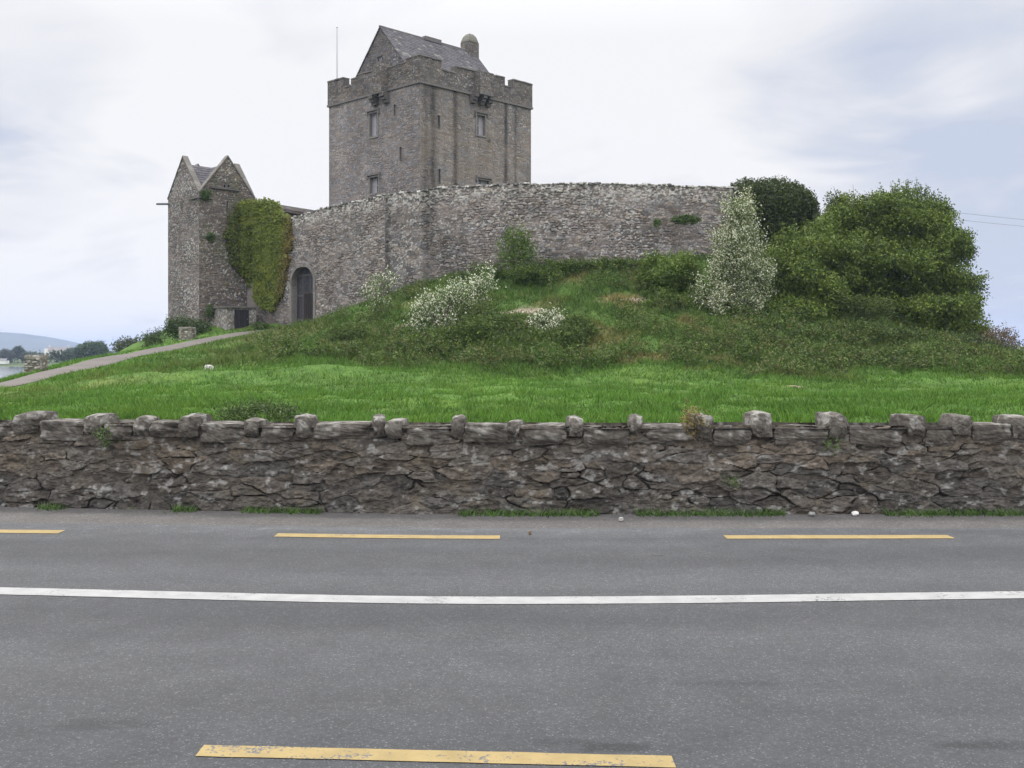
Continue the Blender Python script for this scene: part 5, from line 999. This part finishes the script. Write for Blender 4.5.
mb = MB(); mb.add([(p[0] - 2.1, 424.8, p[2] + .6), (p[0] + 1.7, 424.8, p[2] + .6), (p[0] + 1.7, 428.2, p[2] + .6), (p[0] - 2.1, 428.2, p[2] + .6), (p[0] - 2.1, 426.5, p[2] + 1.5), (p[0] + 1.7, 426.5, p[2] + 1.5)], [[0, 1, 5, 4], [3, 2, 5, 4]], (.12, .12, .12)); mb.build('roof', M_PLAIN, CT)
def ftree(px, py, Y, rx, rz, label, n, seed, cA=(.02, .038, .014), cB=(.05, .075, .025), leaf=.5):
    c_ = at(px, py, Y); rx, rz = rx / F * Y, rz / F * Y; root = empty('far_tree', (c_[0], Y, c_[2] - rz), label, 'tree', 'trees on the far shore'); mb = MB()
    leafcloud(mb, [c_, c_ + [rx * .5, 0, -rz * .2], c_ - [rx * .5, 0, rz * .2]], [(rx * .7, rx * .7, rz), (rx * .55, rx * .5, rz * .8), (rx * .55, rx * .5, rz * .8)], n, 6, leaf, cA, cB, seed, twig=.8, shell=.25); mb.build('crown', M_LEAF, root)
    mb = MB(); mb.tube([(c_[0], Y, c_[2] - rz * 1.6), (c_[0], Y, c_[2])], [.3, .15], (.06, .05, .04), 6); mb.build('trunk', M_BARK, root)
ftree(90, 351, 300, 14, 8, 'dark rounded tree at the right end of the far shore', 1600, 951, (.028, .055, .012), (.06, .1, .022)); ftree(99, 350, 302, 8, 7, 'dark tree just right of the rounded far tree', 900, 952, (.028, .055, .012), (.06, .1, .022)); ftree(18, 352, 440, 6, 5, 'tallest dark far tree above the stone pillar near the water', 700, 953)
ftree(5, 355, 435, 9, 5, 'pale olive far tree at the left edge', 600, 954, (.04, .05, .02), (.08, .09, .04)); ftree(30, 356, 438, 9, 4, 'olive far tree left of the white house', 500, 955, (.04, .055, .02), (.08, .095, .04)); ftree(72, 353, 430, 8, 4, 'far tree just right of the white house', 500, 956)
# far hedge line and woods: reads as one mass
mb = MB(); g2 = np.random.default_rng(5); cs, rs = [], []
for x_ in np.arange(-330, 420, 7.): cs.append((x_ + g2.uniform(-3, 3), 445 + g2.uniform(-12, 25), -1.2 + g2.uniform(-.5, 1.0))); rs.append((5, 4, g2.uniform(1.2, 3.0)))
for px in range(52, 106, 4): c_ = at(px, 356.5, 310); cs.append(tuple(c_)); rs.append((2.0, 1.5, 1.3))
leafcloud(mb, cs, rs, 15000, 5, .6, (.022, .038, .014), (.06, .085, .03), 960, twig=.8, shell=.3); tag(mb.build('far_woods', M_LEAF), 'dark hedges and woods lining the far shore', 'woods', kind='stuff')
# ------------------------------------------------------------------ air between here and the far shore
me = bpy.data.meshes.new('haze'); X0, X1, Y0, Y1, Z0, Z1 = -4200, 4200, -4200, 5600, -9.5, 62
me.from_pydata([(X0, Y0, Z0), (X1, Y0, Z0), (X1, Y1, Z0), (X0, Y1, Z0), (X0, Y0, Z1), (X1, Y0, Z1), (X1, Y1, Z1), (X0, Y1, Z1)], [], [(3, 2, 1, 0), (4, 5, 6, 7), (0, 1, 5, 4), (1, 2, 6, 5), (2, 3, 7, 6), (3, 0, 4, 7)])
m = bpy.data.materials.new('air'); m.use_nodes = True; N = m.node_tree.nodes; L = m.node_tree.links; N.remove(N['Principled BSDF']); v = mk(N, 'ShaderNodeVolumePrincipled')
v.inputs['Color'].default_value = (.52, .64, .95, 1); v.inputs['Density'].default_value = .00027; L.new(v.outputs[0], N['Material Output'].inputs['Volume']); me.materials.append(m)
hz = bpy.data.objects.new('haze', me); C.objects.link(hz); tag(hz, 'pale damp air over the lough', 'haze', kind='stuff')

# power line passing behind the castle grounds: the near pole stands behind the largest tree
PL = empty('power_line', (28.5, 75, float(gz(28.5, 75))), 'faint pair of overhead wires crossing the sky right of the largest tree', 'power line')
for (x_, y_) in ((28.5, 75), (78, 92)):
    z0 = float(gz(x_, y_)); mb = MB(); mb.tube([(x_, y_, z0 - .5), (x_, y_, 12.9)], [.15, .1], (.12, .1, .08), 8); mb.box(x_ - .05, x_ + .05, y_ - .7, y_ + .7, 12.55, 12.68, (.12, .1, .08)); mb.build('pole', M_BARK, PL)
for k, (dy, dz) in enumerate(((-.6, .02), (.6, -.3))):
    pts = [np.array([28.5 + 49.5 * t, 75 + 17 * t + dy, 12.7 + dz - 3.2 * t * (1 - t)]) for t in np.linspace(0, 1, 25)]; mb = MB(); mb.tube(pts, [.012] * 25, (.1, .1, .1), 5); mb.build('wire', M_METAL, PL)
